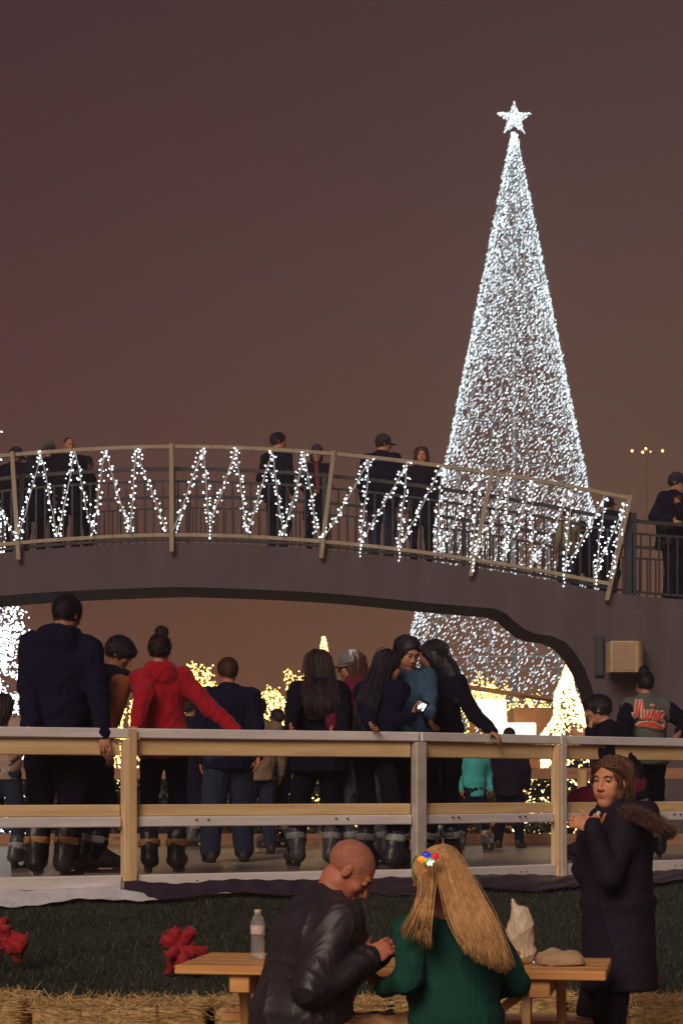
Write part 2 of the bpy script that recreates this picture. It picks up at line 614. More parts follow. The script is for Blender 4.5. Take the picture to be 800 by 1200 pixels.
# ------------------------------------------------------------------ rink
ZR = .93
RAIL = [(-5.2, 11.48), (-1.43, 13.25), (.525, 14.17), (1.61, 15.1), (3.05, 16.3), (5.2, 17.9)]
def rail_at(x):
    for i in range(len(RAIL) - 1):
        if x <= RAIL[i + 1][0] or i == len(RAIL) - 2:
            a, b = RAIL[i], RAIL[i + 1]
            return a[1] + (b[1] - a[1]) * (x - a[0]) / (b[0] - a[0])
rf_ = MB()
fr = [(x, y - .06) for x, y in RAIL]
bk = [(9, 22.6), (-9, 22.6)]
poly = fr + [(9, 20.7)] + bk + [(-9, 9.6)]
n = len(poly)
rf_.add([(x, y, ZR) for x, y in poly] + [(x, y, .2) for x, y in poly], [tuple(range(n)), tuple(range(n, 2 * n))[::-1]] + [(i, n + i, n + (i + 1) % n, (i + 1) % n) for i in range(n)])
put(rf_.build('rink_floor', surf('rink floor', (.34, .27, .185), .42, scale=(1.2, .5, 1), var=.22, detail=9, bump=.0008, bscale=6)), kind='structure')

bar = empty('rink_barrier', (0, 14, ZR))
put(bar, 'long white-metal and pine barrier with three rails along the near edge of the skating rink', 'barrier')
OFF = Vector((0, -14, -ZR))
def seg(mb, a, b, z0, z1, w_, off=0.0, bev=.006):
    a3, b3 = Vector((a[0], a[1], (z0 + z1) / 2)), Vector((b[0], b[1], (z0 + z1) / 2))
    d = (b3 - a3).normalized(); nrm = Vector((d.y, -d.x, 0))
    mb.beam(a3 + nrm * off + OFF, b3 + nrm * off + OFF, w_, z1 - z0, bev=bev)
def rail_part(name, a, b, z0, z1, w_, mat, off):
    """rails are meshes in their own frame so that grain runs along them"""
    a3, b3 = Vector((a[0], a[1], (z0 + z1) / 2)), Vector((b[0], b[1], (z0 + z1) / 2))
    d = (b3 - a3).normalized(); nrm = Vector((d.y, -d.x, 0)); L = (b3 - a3).length
    m = MB(); m.box((-L / 2, -w_ / 2, -(z1 - z0) / 2), (L / 2, w_ / 2, (z1 - z0) / 2), .006)
    o = m.build(name, mat, bar)
    o.location = (a3 + b3) / 2 + nrm * off + OFF
    o.rotation_euler = (0, 0, math.atan2(d.y, d.x))
    return o
for i in range(len(RAIL) - 1):
    a, b = RAIL[i], RAIL[i + 1]
    d = Vector((b[0] - a[0], b[1] - a[1], 0)).normalized()
    e = d * .052
    a2, b2 = (a[0] + e.x, a[1] + e.y), (b[0] - e.x, b[1] - e.y)
    rail_part('top_rail', (a[0] + d.x * .004, a[1] + d.y * .004), (b[0] - d.x * .004, b[1] - d.y * .004), 1.872, 1.938, .135, ALU, .0)
    o_ = rail_part('rail_board', a2, b2, 1.758, 1.869, .04, PINE, .01)
    rail_part('middle_rail', a2, b2, 1.283, 1.352, .06, ALU, .02)
    rail_part('rail_board', a2, b2, 1.354, 1.432, .04, PINE, .01)
    rail_part('bottom_rail', a2, b2, .875, .965, .07, ALU, .03)
    rail_part('kick_board', a2, b2, .775, .872, .05, PINE, .01)
    for t in (.22, .26, .7, .74):
        for zz in (1.33, .92):
            p = Vector((a[0], a[1], zz)).lerp(Vector((b[0], b[1], zz)), t) + Vector((d.y, -d.x, 0)) * .066 + OFF
            bm = MB(); bm.tube([p - Vector((d.y, -d.x, 0)) * .02, p + Vector((d.y, -d.x, 0)) * (.0 if zz > 1 else .003)], .0055, 8); bm.build('bolt', IRON, bar)
for i, (x, y) in enumerate(RAIL):
    m = MB(); m.box((-.043, -.04, -.58), (.043, .04, .45 - .012), .006)
    wd = i in (1,)
    d = Vector((RAIL[min(i + 1, 5)][0] - RAIL[max(i - 1, 0)][0], RAIL[min(i + 1, 5)][1] - RAIL[max(i - 1, 0)][1], 0)).normalized()
    o = m.build('post', PINEV if i != 2 else GALV, bar)
    o.location = Vector((x, y, 1.428)) + OFF + Vector((d.y, -d.x, 0)) * .045
    o.rotation_euler = (0, 0, math.atan2(d.y, d.x))
    if i in (1, 3):
        m = MB(); m.box((-.026, -.007, -.57), (.03, .0, .505), .003)
        q = m.build('post_plate', wood('post edge', (.55, .36, .18), (.72, .5, .28), 'Z') if i == 1 else surf('pale steel plate', (.66, .60, .55), .5, var=.15), o)
        q.location = (.012, -.042, 0)

# far side railing of the rink, plain timber
fb = empty('far_rink_barrier', (3, 21.2, ZR))
put(fb, 'plain timber barrier along the far edge of the skating rink', 'barrier')
for (za, zb, nm) in ((.70, .82, 'top_rail'), (.36, .42, 'middle_rail'), (.0, .12, 'bottom_rail')):
    m = MB(); m.box((-9, -.03, za), (5, .03, zb), .006); m.build(nm, wood('weathered rail', (.22, .10, .06), (.34, .17, .09), 'X'), fb)
for k_ in range(11):
    m = MB(); x_ = -8.55 + k_ * 1.35 - .0
    m.box((x_ - .05, -.075, 0), (x_ + .05, -.035, .80), .006); m.build('post', wood('pale post', (.40, .24, .12), (.55, .36, .2), 'Z'), fb)

# ------------------------------------------------------------------ turf bank, liners, straw
def zbank(x, t):           # t 0 at the top edge under the barrier, 1 at the foot
    yt = rail_at(x) - .12; yb = 11.05 + .02 * x
    y = yt + (yb - yt) * t
    z = .80 - .42 * t - .03 * math.sin(3.1 * t) + .022 * math.sin(x * 2.3 + t * 5) * math.sin(t * 3.1) + .012 * math.sin(x * 7.1 + t * 11)
    return Vector((x, y, z))
V_, F_ = [], []
nx_, nt_ = 120, 40
for i in range(nx_ + 1):
    for j in range(nt_ + 1):
        V_.append(tuple(zbank(-4.6 + 9.6 * i / nx_, j / nt_)))
for i in range(nx_):
    for j in range(nt_):
        a = i * (nt_ + 1) + j
        F_.append((a, a + 1, a + nt_ + 2, a + nt_ + 1))
bank = np_mesh('turf_bank', V_, F_, surf('turf base', (.018, .024, .018), .95, scale=(5, 5, 5), var=.4, bump=.01, bscale=60))
put(bank, kind='structure')
rs = np.random.RandomState(5)
nb = 90000
xs = rs.uniform(-3.4, 4.2, nb); ts = rs.uniform(0, 1, nb) ** .9
pts = np.array([zbank(a, b) for a, b in zip(xs, ts)])
clump = np.sin(xs * 3.3 + ts * 9) * np.sin(xs * 1.7 - ts * 13 + 2) * .5 + .5
hgt = (.016 + .034 * rs.rand(nb) ** 2) * (.5 + 1.0 * clump)
ang = rs.uniform(0, 6.283, nb); wv = np.stack([np.cos(ang), np.sin(ang), 0 * ang], 1) * .0028
ln_ = np.stack([rs.normal(size=nb) * .4, rs.normal(size=nb) * .4 - .35, np.ones(nb)], 1) * hgt[:, None]
TV = np.stack([pts - wv, pts + wv, pts + ln_], 1).reshape(-1, 3)
TF = np.arange(nb * 3).reshape(-1, 3)
gm, gnt, gb = newmat('turf blades')
gi = gnt.nodes.new('ShaderNodeNewGeometry'); gr_ = gnt.nodes.new('ShaderNodeValToRGB')
gr_.color_ramp.elements[0].color = (.012, .02, .012, 1); gr_.color_ramp.elements[1].color = (.085, .085, .055, 1)
gnt.links.new(gi.outputs['Random Per Island'], gr_.inputs[0]); gnt.links.new(gr_.outputs[0], gb.inputs['Base Color'])
gb.inputs['Roughness'].default_value = .6
put(np_mesh('turf_grass', TV, TF, gm, smooth=False), 'dark green artificial grass on the bank below the barrier', 'grass', kind='stuff')

def liner(name, label, x0, x1, mat, y_off, zt, wid, seed, amp=.02):
    r_ = random.Random(seed)
    nseg = int((x1 - x0) / .035)
    V, F = [], []
    m_ = 9
    for i in range(nseg + 1):
        x = x0 + (x1 - x0) * i / nseg
        yr = rail_at(x)
        w1 = wid * (.7 + .3 * math.sin(x * 1.7 + seed) * math.sin(x * .9 + 1) + .05 * math.sin(x * 9 + seed) + .04 * math.sin(x * 23))
        fade = min(1, (x - x0) / .25, (x1 - x) / .25)
        w1 = max(.02, w1 * max(.08, fade))
        for j in range(m_):
            t = j / (m_ - 1)
            y = yr - y_off - w1 * t
            base = zbank(x, min(1, max(0, (rail_at(x) - .12 - y) / max(.1, rail_at(x) - .12 - 11.05)))).z
            z = base + .035 + zt * (1 - t) + amp * (.5 * math.sin(x * 9.1 + t * 7 + seed) * math.sin(x * 3.3 + 4 * t) + .5 * math.sin(x * 2.2 - t * 3)) + .004 * math.sin(x * 41 + t * 9)
            V.append((x, y, z))
    for i in range(nseg):
        for j in range(m_ - 1):
            a = i * m_ + j
            F.append((a, a + 1, a + m_ + 1, a + m_))
    o = np_mesh(name, V, F, mat)
    sd_ = o.modifiers.new('thickness', 'SOLIDIFY'); sd_.thickness = .004
    return put(o, label, 'ground liner')
liner('ground_liner', 'crumpled white fabric liner showing under the wooden post end of the barrier', -3.6, -.5, surf('white liner', (.55, .55, .60), .6, var=.15, bump=.004, bscale=14), .07, .05, .19, 1, .014)
liner('ground_liner', 'crumpled black plastic liner between the barrier and the turf behind the two women', -.1, 4.2, surf('black liner', (.035, .02, .035), .35, var=.3, bump=.004, bscale=14), .10, .06, .34, 4, .022)
liner('ground_liner', 'narrow strip of black plastic lying over the white liner behind the bald man', -1.45, .2, surf('black liner', (.035, .02, .035), .35), .13, .09, .11, 7, .013)

straw_mats = surf('straw', (.42, .25, .09), .7, scale=(30, 30, 30), col2=(.62, .42, .17), bump=.004, bscale=90)
sm_, snt, sb_ = newmat('straw strands')
gi = snt.nodes.new('ShaderNodeNewGeometry'); gr_ = snt.nodes.new('ShaderNodeValToRGB')
gr_.color_ramp.elements[0].color = (.30, .17, .06, 1); gr_.color_ramp.elements[1].color = (.72, .50, .22, 1)
snt.links.new(gi.outputs['Random Per Island'], gr_.inputs[0]); snt.links.new(gr_.outputs[0], sb_.inputs['Base Color'])
sb_.inputs['Roughness'].default_value = .55
bl = ['straw bale at the left end of the row, below the first red bow', 'straw bale second from the left, below the turf between the two bows', 'straw bale behind the left trestle of the table',
      'straw bale hidden behind the bald man and the table', 'straw bale seen behind the woman in green', 'straw bale behind the right trestle of the table', 'straw bale behind the legs of the woman in the parka', 'straw bale at the right end of the row']
def bale(i, x, y, h=.43):
    o = empty('straw_bale', (x, y, 0), R(random.uniform(-2, 2)))
    put(o, bl[i], 'straw bale', 'straw bales along the foot of the turf bank')
    pr = [Ecy((-.45, 0, h / 2), (.45, 0, h / 2), (.22, h / 2), (.22, h / 2), (0, 1, 0), k=.01, rnd=.05),
          ]
    class BoxP:
        op = 'u'; k = .01
        def bb(s): return v3((-.46, -.22, 0)), v3((.46, .22, h))
        def d(s, X, Y, Z):
            qx, qy, qz = np.abs(X) - .42, np.abs(Y) - .18, np.abs(Z - h / 2) - h / 2 + .04
            return np.sqrt(np.maximum(qx, 0) ** 2 + np.maximum(qy, 0) ** 2 + np.maximum(qz, 0) ** 2) + np.minimum(np.maximum(np.maximum(qx, qy), qz), 0) - .04
    shell('bale_body', [BoxP()], .016, straw_mats, o, fold=.012, freq=17, seed=i)
    r_ = np.random.RandomState(i + 40); n_ = 2600
    fc = r_.rand(n_) < .62
    P = np.zeros((n_, 3)); P[:, 0] = r_.uniform(-.47, .47, n_)
    P[:, 1] = np.where(fc, r_.uniform(-.22, .22, n_), -.225); P[:, 2] = np.where(fc, h + r_.normal(size=n_) * .008, r_.uniform(.02, h, n_))
    D = r_.normal(size=(n_, 3)) * np.array([1.0, .6, .35]); D[:, 2] = np.abs(D[:, 2]) * np.where(fc, 1, -.2)
    D[:, 1] -= np.where(fc, 0, .3)
    D /= np.linalg.norm(D, axis=1, keepdims=True)
    L_ = r_.uniform(.03, .09, n_)[:, None]
    A = np.cross(D, r_.normal(size=(n_, 3))); A /= np.linalg.norm(A, axis=1, keepdims=True)
    TV = np.stack([P - D * L_ * .4 - A * .002, P - D * L_ * .4 + A * .002, P + D * L_ + A * .0012, P + D * L_ - A * .0012], 1).reshape(-1, 3)
    np_mesh('loose_straw', TV, np.arange(n_ * 4).reshape(-1, 4), sm_, o, smooth=False)
    for yy in (-.24,):
        m = MB()
        for q in (-.2, .2):
            m.tube([(q, -.235, .02), (q, -.238, h - .03), (q, -.2, h + .006), (q, .2, h + .006), (q, .236, h - .03), (q, .236, .02)], .003, 5)
        m.build('twine', surf('twine', (.25, .12, .05), .8), o)
for i in range(8):
    bale(i, -3.1 + i * .96, 10.72 + .03 * math.sin(i * 2.4) , .40 + .02 * math.sin(i * 1.9))

# red bows on the bank
RED = fabric('red bow', (.30, .008, .016), .6, sheen=.2)
def bow(px, py, Y, label, seed, s=1.0):
    c = at(px, py, Y)
    r_ = random.Random(seed)
    o = empty('red_bow', c)
    put(o, label, 'bow', 'red bows pinned on the turf bank')
    m = MB()
    for k_ in range(15):         # ribbon loops
        a = k_ * 2 * math.pi / 15 + r_.uniform(-.5, .5)
        if math.sin(a) < -.75: a += .6
        L = s * r_.uniform(.05, .125); wv_ = s * r_.uniform(.020, .038)
        e = Vector((math.cos(a), r_.uniform(-.5, .1), math.sin(a))).normalized()
        up = Vector((0, -1, 0)); sd = e.cross(up).normalized(); up = sd.cross(e)
        vs, fs = [], []
        for q in range(15):
            t = q / 14 * 2 * math.pi
            rr = L * .5 * (1 - math.cos(t)); hh = L * .20 * math.sin(t) + .02
            ww = wv_ * (.35 + .75 * math.sin(t / 2) ** 1.2) * (1 + .3 * math.sin(q * 1.7 + k_))
            p = e * rr + up * hh
            vs += [p - sd * ww, p + up * .012 * math.sin(q * 2.1 + k_), p + sd * ww]
        for q in range(14):
            b0 = q * 3
            fs += [(b0, b0 + 1, b0 + 4, b0 + 3), (b0 + 1, b0 + 2, b0 + 5, b0 + 4)]
        m.add(vs, fs, True)
    ob = m.build('loops', RED, o)
    md = ob.modifiers.new('t', 'SOLIDIFY'); md.thickness = .003
    shell('knot', [Ell((0, -.03, 0), (.03 * s, .025, .026 * s), k=.01)], .005, RED, o, fold=.004, freq=40)
    m = MB()
    for q in (-1, 1):
        vs, fs = [], []
        for i in range(8):
            t = i / 7
            p = Vector((q * (.02 + .05 * t + .012 * math.sin(t * 6)) * s, -.02 - .02 * math.sin(t * 5), -.13 * t * s))
            vs += [p + Vector((-.022 * s, 0, .004 * q)), p + Vector((.022 * s, .004, 0))]
        for i in range(7): fs.append((2 * i, 2 * i + 1, 2 * i + 3, 2 * i + 2))
        m.add(vs, fs, True)
    ob = m.build('tails', RED, o)
    md = ob.modifiers.new('t', 'SOLIDIFY'); md.thickness = .003
bow(8, 1100, 11.45, 'red ribbon bow on the turf at the left edge, cut by the picture edge', 3, 1.1)
bow(213, 1108, 11.4, 'red ribbon bow on the turf just above the left end of the table', 8, 1.25)
bow(754, 1138, 11.3, 'small red ribbon bow half hidden behind the woman in the dark parka', 15, .8)

# ------------------------------------------------------------------ footbridge
YB0, YB1 = 27.4, 30.4
YMID = 28.9; SF = FPX / YMID
SB = FPX / YB0
TT = [(210, 641), (255, 641.6), (300, 643.4), (340, 645.8), (380, 648.8), (430, 653.6), (480, 659.5), (550, 669.3), (600, 677), (640, 684), (680, 692), (712, 698), (750, 703), (800, 707), (900, 711), (1100, 712), (1500, 712)]
LA = [(210, 688), (263, 689.3), (337, 692.4), (400, 696.6), (463, 702.6), (505, 706.8), (537, 709.5), (579, 713.2)]
LB = [(210, 700), (270, 701.3), (340, 704.3), (400, 708.3), (460, 714), (500, 718), (530, 720.5), (570, 724)]
def sm(T, x):
    if x < 210: x = 420 - x
    xs_ = np.array([t[0] for t in T], float); ys_ = np.array([t[1] for t in T], float)
    i = int(np.clip(np.searchsorted(xs_, x) - 1, 0, len(xs_) - 2))
    def sl_(j):
        if j == 0: return 0.0
        if j == len(xs_) - 1: return (ys_[j] - ys_[j - 1]) / (xs_[j] - xs_[j - 1])
        return (ys_[j + 1] - ys_[j - 1]) / (xs_[j + 1] - xs_[j - 1])
    h_ = xs_[i + 1] - xs_[i]; t = np.clip((x - xs_[i]) / h_, 0, 1)
    return float((2 * t**3 - 3 * t**2 + 1) * ys_[i] + (t**3 - 2 * t**2 + t) * h_ * sl_(i) + (-2 * t**3 + 3 * t**2) * ys_[i + 1] + (t**3 - t**2) * h_ * sl_(i + 1))
def bx_(px): return (px - CX) / SB
def bz_(py): return CAMZ + (HY - py) / SB
def deckz(X): return bz_(sm(TT, CX + X * SB))
BR = empty('footbridge', (bx_(210), YB0, 0))
put(BR, 'arched concrete pedestrian bridge with dark railings crossing above the skating rink', 'bridge')
BO = -Vector((bx_(210), YB0, 0))
def extr(name, outline, y0, y1, mat, parent=BR, off=BO):
    m = MB(); n = len(outline)
    vs = [Vector((x, y0, z)) + off for x, z in outline] + [Vector((x, y1, z)) + off for x, z in outline]
    # strips if the outline is a band, otherwise two caps
    m.add(vs, [tuple(range(n)), tuple(range(n, 2 * n))[::-1]] + [((i + 1) % n, i, n + i, n + (i + 1) % n) for i in range(n)])
    return m.build(name, mat, parent)
def band(name, xs, top, bot, y0, y1, mat):
    m = MB(); vs, fs = [], []
    for x in xs:
        vs += [Vector((bx_(x), y0, top(x))) + BO, Vector((bx_(x), y0, bot(x))) + BO, Vector((bx_(x), y1, bot(x))) + BO, Vector((bx_(x), y1, top(x))) + BO]
    for i in range(len(xs) - 1):
        for q in range(4):
            a = i * 4 + q; b = i * 4 + (q + 1) % 4
            fs.append((a, b, b + 4, a + 4))
    e = (len(xs) - 1) * 4
    fs += [(3, 2, 1, 0), (e, e + 1, e + 2, e + 3)]
    m.add(vs, fs)
    o = m.build(name, mat, BR)
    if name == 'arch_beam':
        o.data.materials.append(CONC_SHADE)
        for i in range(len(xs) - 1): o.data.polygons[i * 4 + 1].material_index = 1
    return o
XJ = CX + (570 - CX) / SF * SB
xsA = list(np.linspace(420 - XJ, XJ, 73))
band('arch_beam', xsA, lambda x: bz_(sm(TT, x)), lambda x: bz_(sm(LA, x)), YB0, YMID, CONC)
band('deck_slab', xsA, lambda x: bz_(sm(TT, x)), lambda x: bz_(sm(TT, x)) - .22, YMID + .002, YB1, CONC_SHADE)
band('kerb', list(np.linspace(-560, 980, 140)), lambda x: bz_(sm(TT, x)) + .055, lambda x: bz_(sm(TT, x)) + .002, YB0 + .02, YB0 + .3, CONC)
def pier(sgn):
    f = (lambda x: x) if sgn > 0 else (lambda x: 420 - x)
    o_ = [(f(570), 724.2), (f(582), 729), (f(592), 738), (f(603), 747), (f(616), 752), (f(634), 754.5), (f(648), 761), (f(660), 774), (f(670), 791), (f(678), 812), (f(684), 835), (f(688), 862), (f(690), 895)]
    c0 = bx_(210)
    pts_ = [(c0 + sgn * (((a if sgn > 0 else 420 - a) - CX) / SF - c0), CAMZ + (HY - b) / SF) for a, b in o_] + [(c0 + sgn * ((691 - CX) / SF - c0), 0), (bx_(f(1500)), 0)]
    tp = [(bx_(x if sgn > 0 else 420 - x), bz_(sm(TT, x))) for x in np.linspace(1500, XJ, 60)]
    pts_ += tp
    if sgn < 0: pts_ = pts_[::-1]
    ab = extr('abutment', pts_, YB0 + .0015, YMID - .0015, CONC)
    ab.data.materials.append(CONC_SHADE)
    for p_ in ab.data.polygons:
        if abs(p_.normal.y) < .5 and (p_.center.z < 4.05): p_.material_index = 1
    # raised wall panels with a vertical joint, and a thin string course
    a0, a1 = sorted((bx_(f(714)), bx_(f(1490))))
    m = MB(); m.box(Vector((a0, YB0 - .07, 0)) + BO, Vector((a1, YB0, bz_(716))) + BO, .02); m.build('wall_panel', CONC, BR)
pier(1); pier(-1)

# iron railings, a bay at a time, with a post between bays
def railing(y, name_y):
    stepx = 178 / SB
    x0 = bx_(202) - 5 * stepx
    for i in range(13):
        xa, xb = x0 + i * stepx, x0 + (i + 1) * stepx
        m = MB(); nseg = 6
        for hz, hh in ((1.10, .05), (.93, .03), (.12, .035)):
            for q in range(nseg):
                u, v = xa + (xb - xa) * q / nseg, xa + (xb - xa) * (q + 1) / nseg
                m.beam(Vector((u, y, deckz(u) + hz)) + BO, Vector((v, y, deckz(v) + hz)) + BO, .045 if hz > 1 else .03, hh)
        k_ = 0
        u = xa + .07
        while u < xb - .03:
            m.beam(Vector((u, y, deckz(u) + .12)) + BO, Vector((u, y, deckz(u) + .93)) + BO, .024, .024, up=(0, 1, 0))
            u += .125
        m.build('picket_panel', IRON, BR)
        m = MB(); m.box(Vector((xa - .035, y - .035, deckz(xa))) + BO, Vector((xa + .035, y + .035, deckz(xa) + 1.14)) + BO, .006)
        m.build('railing_post', IRON, BR)
railing(YB0 + .16, 0); railing(YB1 - .16, 1)
m = MB()
for xx, ww in ((737, .09), (744, .05)):
    X = bx_(xx); m.box(Vector((X - ww / 2, YB0 + .05, deckz(X))) + BO, Vector((X + ww / 2, YB0 + .11, deckz(X) + 1.2)) + BO, .008)
m.build('gate_post', surf('dark blue iron', (.03, .035, .06), .4), BR)

# tan display frame bolted to the outside of the railing, and the light strings that zigzag over it
FRM = empty('light_display', (bx_(202), YB0 - .05, 0))
put(FRM, 'tan tubular frame running along the outside of the bridge railing, carrying the white light strings', 'light display')
FO = -Vector((bx_(202), YB0 - .05, 0)); YF = YB0 - .05
posts = [-336, -158, 23, 202, 377, 552, 711]
TOPF = 1.37; BOTF = .155
def nrm_at(X):
    dx = .05; t = Vector((2 * dx, 0, deckz(X + dx) - deckz(X - dx))).normalized()
    return Vector((-t.z, 0, t.x)), t
def fpt(X, h):          # point h above the deck edge measured square to the deck
    n_, t_ = nrm_at(X); k2 = 1.4 if X > bx_(210) else .65
    n_ = Vector((n_.x * k2, 0, n_.z)).normalized()
    return Vector((X, YF, deckz(X))) + n_ * h
for hh, ww, nm in ((TOPF, .054, 'top_rail'), (BOTF, .054, 'bottom_rail')):
    for a, b in zip(posts[:-1], posts[1:]):
        m = MB(); q = [fpt(bx_(a + (b - a) * t / 8), hh) + FO for t in range(9)]
        for u, v in zip(q[:-1], q[1:]): m.beam(u, v, ww, ww, bev=.006)
        m.build(nm, FRAMEM, FRM)
for a in posts:
    m = MB(); X = bx_(a)
    m.beam(fpt(X, -.08) + FO + Vector((0, -.034, 0)), fpt(X, TOPF + .04) + FO + Vector((0, -.034, 0)), .06, .056, up=(0, 1, 0), bev=.006)
    m.build('post', FRAMEM, FRM)

LEDM = []
def lamps(P, D, parent):
    if not LEDM:
        for q in range(4):
            o = octa([(0, 0, 0)], [(0, 0, 1)], .018, .0135, 'bulb', emit('cool led %d' % q, (.80, .93, 1.0), (1.6, 2.6, 3.6, 5.0)[q]))
            LEDM.append(o.data); bpy.data.objects.remove(o)
    idx = list(range(len(P))); random.Random(len(P)).shuffle(idx)
    for n_, i in enumerate(idx[:100]):
        o = bpy.data.objects.new('bulb', LEDM[n_ % 4]); COL.objects.link(o); o.parent = parent; o.location = P[i]
        o.rotation_euler = (D[i][0], D[i][1], D[i][2]); o.scale = (.86,) * 3
    rest = idx[100:]
    if rest: put(octa([P[i] for i in rest], [D[i] for i in rest], .019, .0145, 'bulbs', LEDW, parent), kind='stuff')
WIREM = surf('pale cable', (.6, .56, .52), .5)
rb = np.random.RandomState(2)
zig = {
    (-158, 23): [(-158, 0), (-133, 1), (-110, 0), (-84, 1), (-62, 0), (-38, 1), (-16, 1), (23, 0)],
    (23, 202): [(23, 0), (56, 1), (70, 0), (94, 1), (111, 0), (128, 1), (154, 0), (163, 1), (198, 0)],
    (202, 377): [(204, 0), (236, 1), (246, .1), (271, 1), (289, 0), (310, 1), (331, 0), (346, 1), (371, 0)],
    (377, 552): [(377, 0), (417, 1), (420, 0), (458, 1), (464, 0), (495, 1), (508, 0), (538, 1), (549, 0)],
    (552, 711): [(553, 0), (571, 1), (585, .05), (598, 1), (618, 0), (640, .98), (655, 0), (676, .97), (690, .1), (704, .95), (708, 0)]}
sl_lab = {(-158, 23): 'string of white lights on the bridge at the left edge, before the first post',
          (23, 202): 'zigzag white light string on the bridge in front of the crowd at the left',
          (202, 377): 'zigzag white light string on the bridge in front of the man standing alone',
          (377, 552): 'zigzag white light string in front of the big capped man and long-haired woman',
          (552, 711): 'white light string on the sloping bridge end in front of the big lit tree'}
for key, zz in zig.items():
    o = empty('string_lights', fpt(bx_(zz[0][0]), 0) + Vector((0, -.07, 0)))
    put(o, sl_lab[key], 'string lights', 'zigzag light strings on the bridge frame')
    off = -Vector(o.location)
    pts_ = []
    for x, h in zz:
        pts_.append(fpt(bx_(x), BOTF + .03 + (TOPF - BOTF - .05) * h) + Vector((0, -.045 - (.035 if 1 else 0), 0)))
    m = MB(); bp, bd = [], []
    for a, b in zip(pts_[:-1], pts_[1:]):
        n_ = 9
        L = (b - a).length
        q = [a.lerp(b, t / n_) + Vector((0, 0, -.05 * L * math.sin(math.pi * t / n_) * .5)) + Vector((rb.normal() * .006, rb.normal() * .004, 0)) for t in range(n_ + 1)]
        m.tube([p + off for p in q], .0085, 5)
        nb_ = int(L / .037)
        for k_ in range(nb_):
            t = (k_ + rb.rand() * .8) / nb_
            p = a.lerp(b, t) + Vector((0, 0, -.025 * L * math.sin(math.pi * t)))
            sd = 1 if rb.rand() < .5 else -1
            dd = Vector((sd * .03 + rb.normal() * .012, rb.normal() * .015 - .01, rb.normal() * .015 + sd * .0))
            bp.append(tuple(p + dd + off)); bd.append((rb.normal() + sd, rb.normal() * .5, rb.normal()))
        if rb.rand() < .2 and b.z < a.z:
            for k_ in range(4): bp.append(tuple(b + off + Vector((rb.normal() * .01, 0, -.04 - .05 * k_)))); bd.append((0, 0, 1))
    m.build('cable', WIREM, o)
    lamps(bp, bd, o)

# loudspeaker on the abutment wall
SPK = empty('loudspeaker', at(733, 770, YB0 - .45))
put(SPK, 'tan loudspeaker cabinet with a rounded side mounted on the bridge wall', 'loudspeaker')
TAN = surf('tan cabinet', (.62, .45, .24), .55, var=.1)
m = MB(); prof = []
hw = 21 / FPX * 26.95; hh = 18 / FPX * 26.95
o_ = [(-hw * .95, -.16), (hw * .42, -.16)] + [(hw * (.42 + .68 * math.sin(a)), -.16 + .46 * (1 - math.cos(a))) for a in np.linspace(.2, math.pi / 2, 9)] + [(-hw * .95, .3)]
n = len(o_)
m.add([(x, y, -hh) for x, y in o_] + [(x, y, hh) for x, y in o_], [tuple(range(n))[::-1], tuple(range(n, 2 * n))] + [(i, (i + 1) % n, n + (i + 1) % n, n + i) for i in range(n)])
m.build('cabinet', TAN, SPK)
m = MB(); m.box((-hw * .87, -.17, -hh * .92), (hw * .40, -.158, hh * .92), .004)
m.build('grille', surf('tan grille cloth', (.42, .28, .19), .8, var=.15, bump=.002, bscale=150), SPK)
m = MB(); m.box((-.04, .3, -.05), (.04, .40, .05), .004); m.box((-.09, .37, -.14), (.09, .379, .14), .003); m.build('bracket', IRON, SPK)

m = MB()
cb = at(703, 745, YB0 - .1)
m.box((cb.x - .07, YB0 - .06, cb.z - .55), (cb.x + .05, YB0 - .012, cb.z + .0), .01)
# slim dark steel box beside the loudspeaker
put(m.build('junction_box', surf('navy steel', (.05, .042, .07), .6)), 'slim dark steel box on the bridge wall beside the loudspeaker', 'junction box')

# ------------------------------------------------------------------ the big light tree
YT = 70.0; ST = FPX / YT
TX = (602 - CX) / ST; ZA = CAMZ + (HY - 155) / ST; KR = .2015
TREE = empty('light_tree', (TX, YT, 0))
put(TREE, 'towering cone of thousands of cool white lights with a glowing star on top', 'christmas tree')
rt = np.random.RandomState(8)
P, D, Lh, Wh = [], [], [], []
def cone_pt(z, a, rr=1.0):
    r_ = (ZA - z) * KR * rr + .12
    return np.stack([r_ * np.cos(a), r_ * np.sin(a), z], -1)
NS = 96
for fam, cnt in ((1, NS), (-1, NS)):
    for s_ in range(cnt):
        z = .2
        a0 = 2 * math.pi * s_ / cnt
        # strings climb on a slant; constant slope angle in the sheet
        while z < ZA - .05:
            r_ = (ZA - z) * KR + .05
            frac = (1 - z / ZA)
            lt = min(abs(math.sin(a0 * 20 + z * 3.6)), abs(math.sin(a0 * 20 - z * 3.6)))
            if rt.rand() < (1 if math.sin(a0) < .1 or z > 17 else .6) * min(1, .26 + frac * .85) * (1 if z > 17 else (.86 if lt > .33 else .22) + (.14 if lt > .33 else .78) * max(0, (z - 10) / 7)):
                P.append([r_, a0, z])
            st = .140 * (.75 + .5 * rt.rand())
            z += st * .80
            a0 += fam * st * .60 / max(r_, .5) * 1.0
P = np.array(P)
a = P[:, 1] + rt.normal(size=len(P)) * .010
rr = P[:, 0] + rt.normal(size=len(P)) * .035
pos = np.stack([rr * np.cos(a), rr * np.sin(a), P[:, 2] + rt.normal(size=len(P)) * .035], 1)
dr = np.tile(np.array([[.62, 0, .72]]), (len(P), 1)) + rt.normal(size=(len(P), 3)) * .13
top_f = np.clip((P[:, 2] - 8) / 16, 0, 1)
octa(pos, dr, .046 - .014 * top_f + rt.rand(len(P)) * .026, .0108 + rt.rand(len(P)) * .005, 'light_net', LEDT, TREE)
print('tree bulbs', len(P))
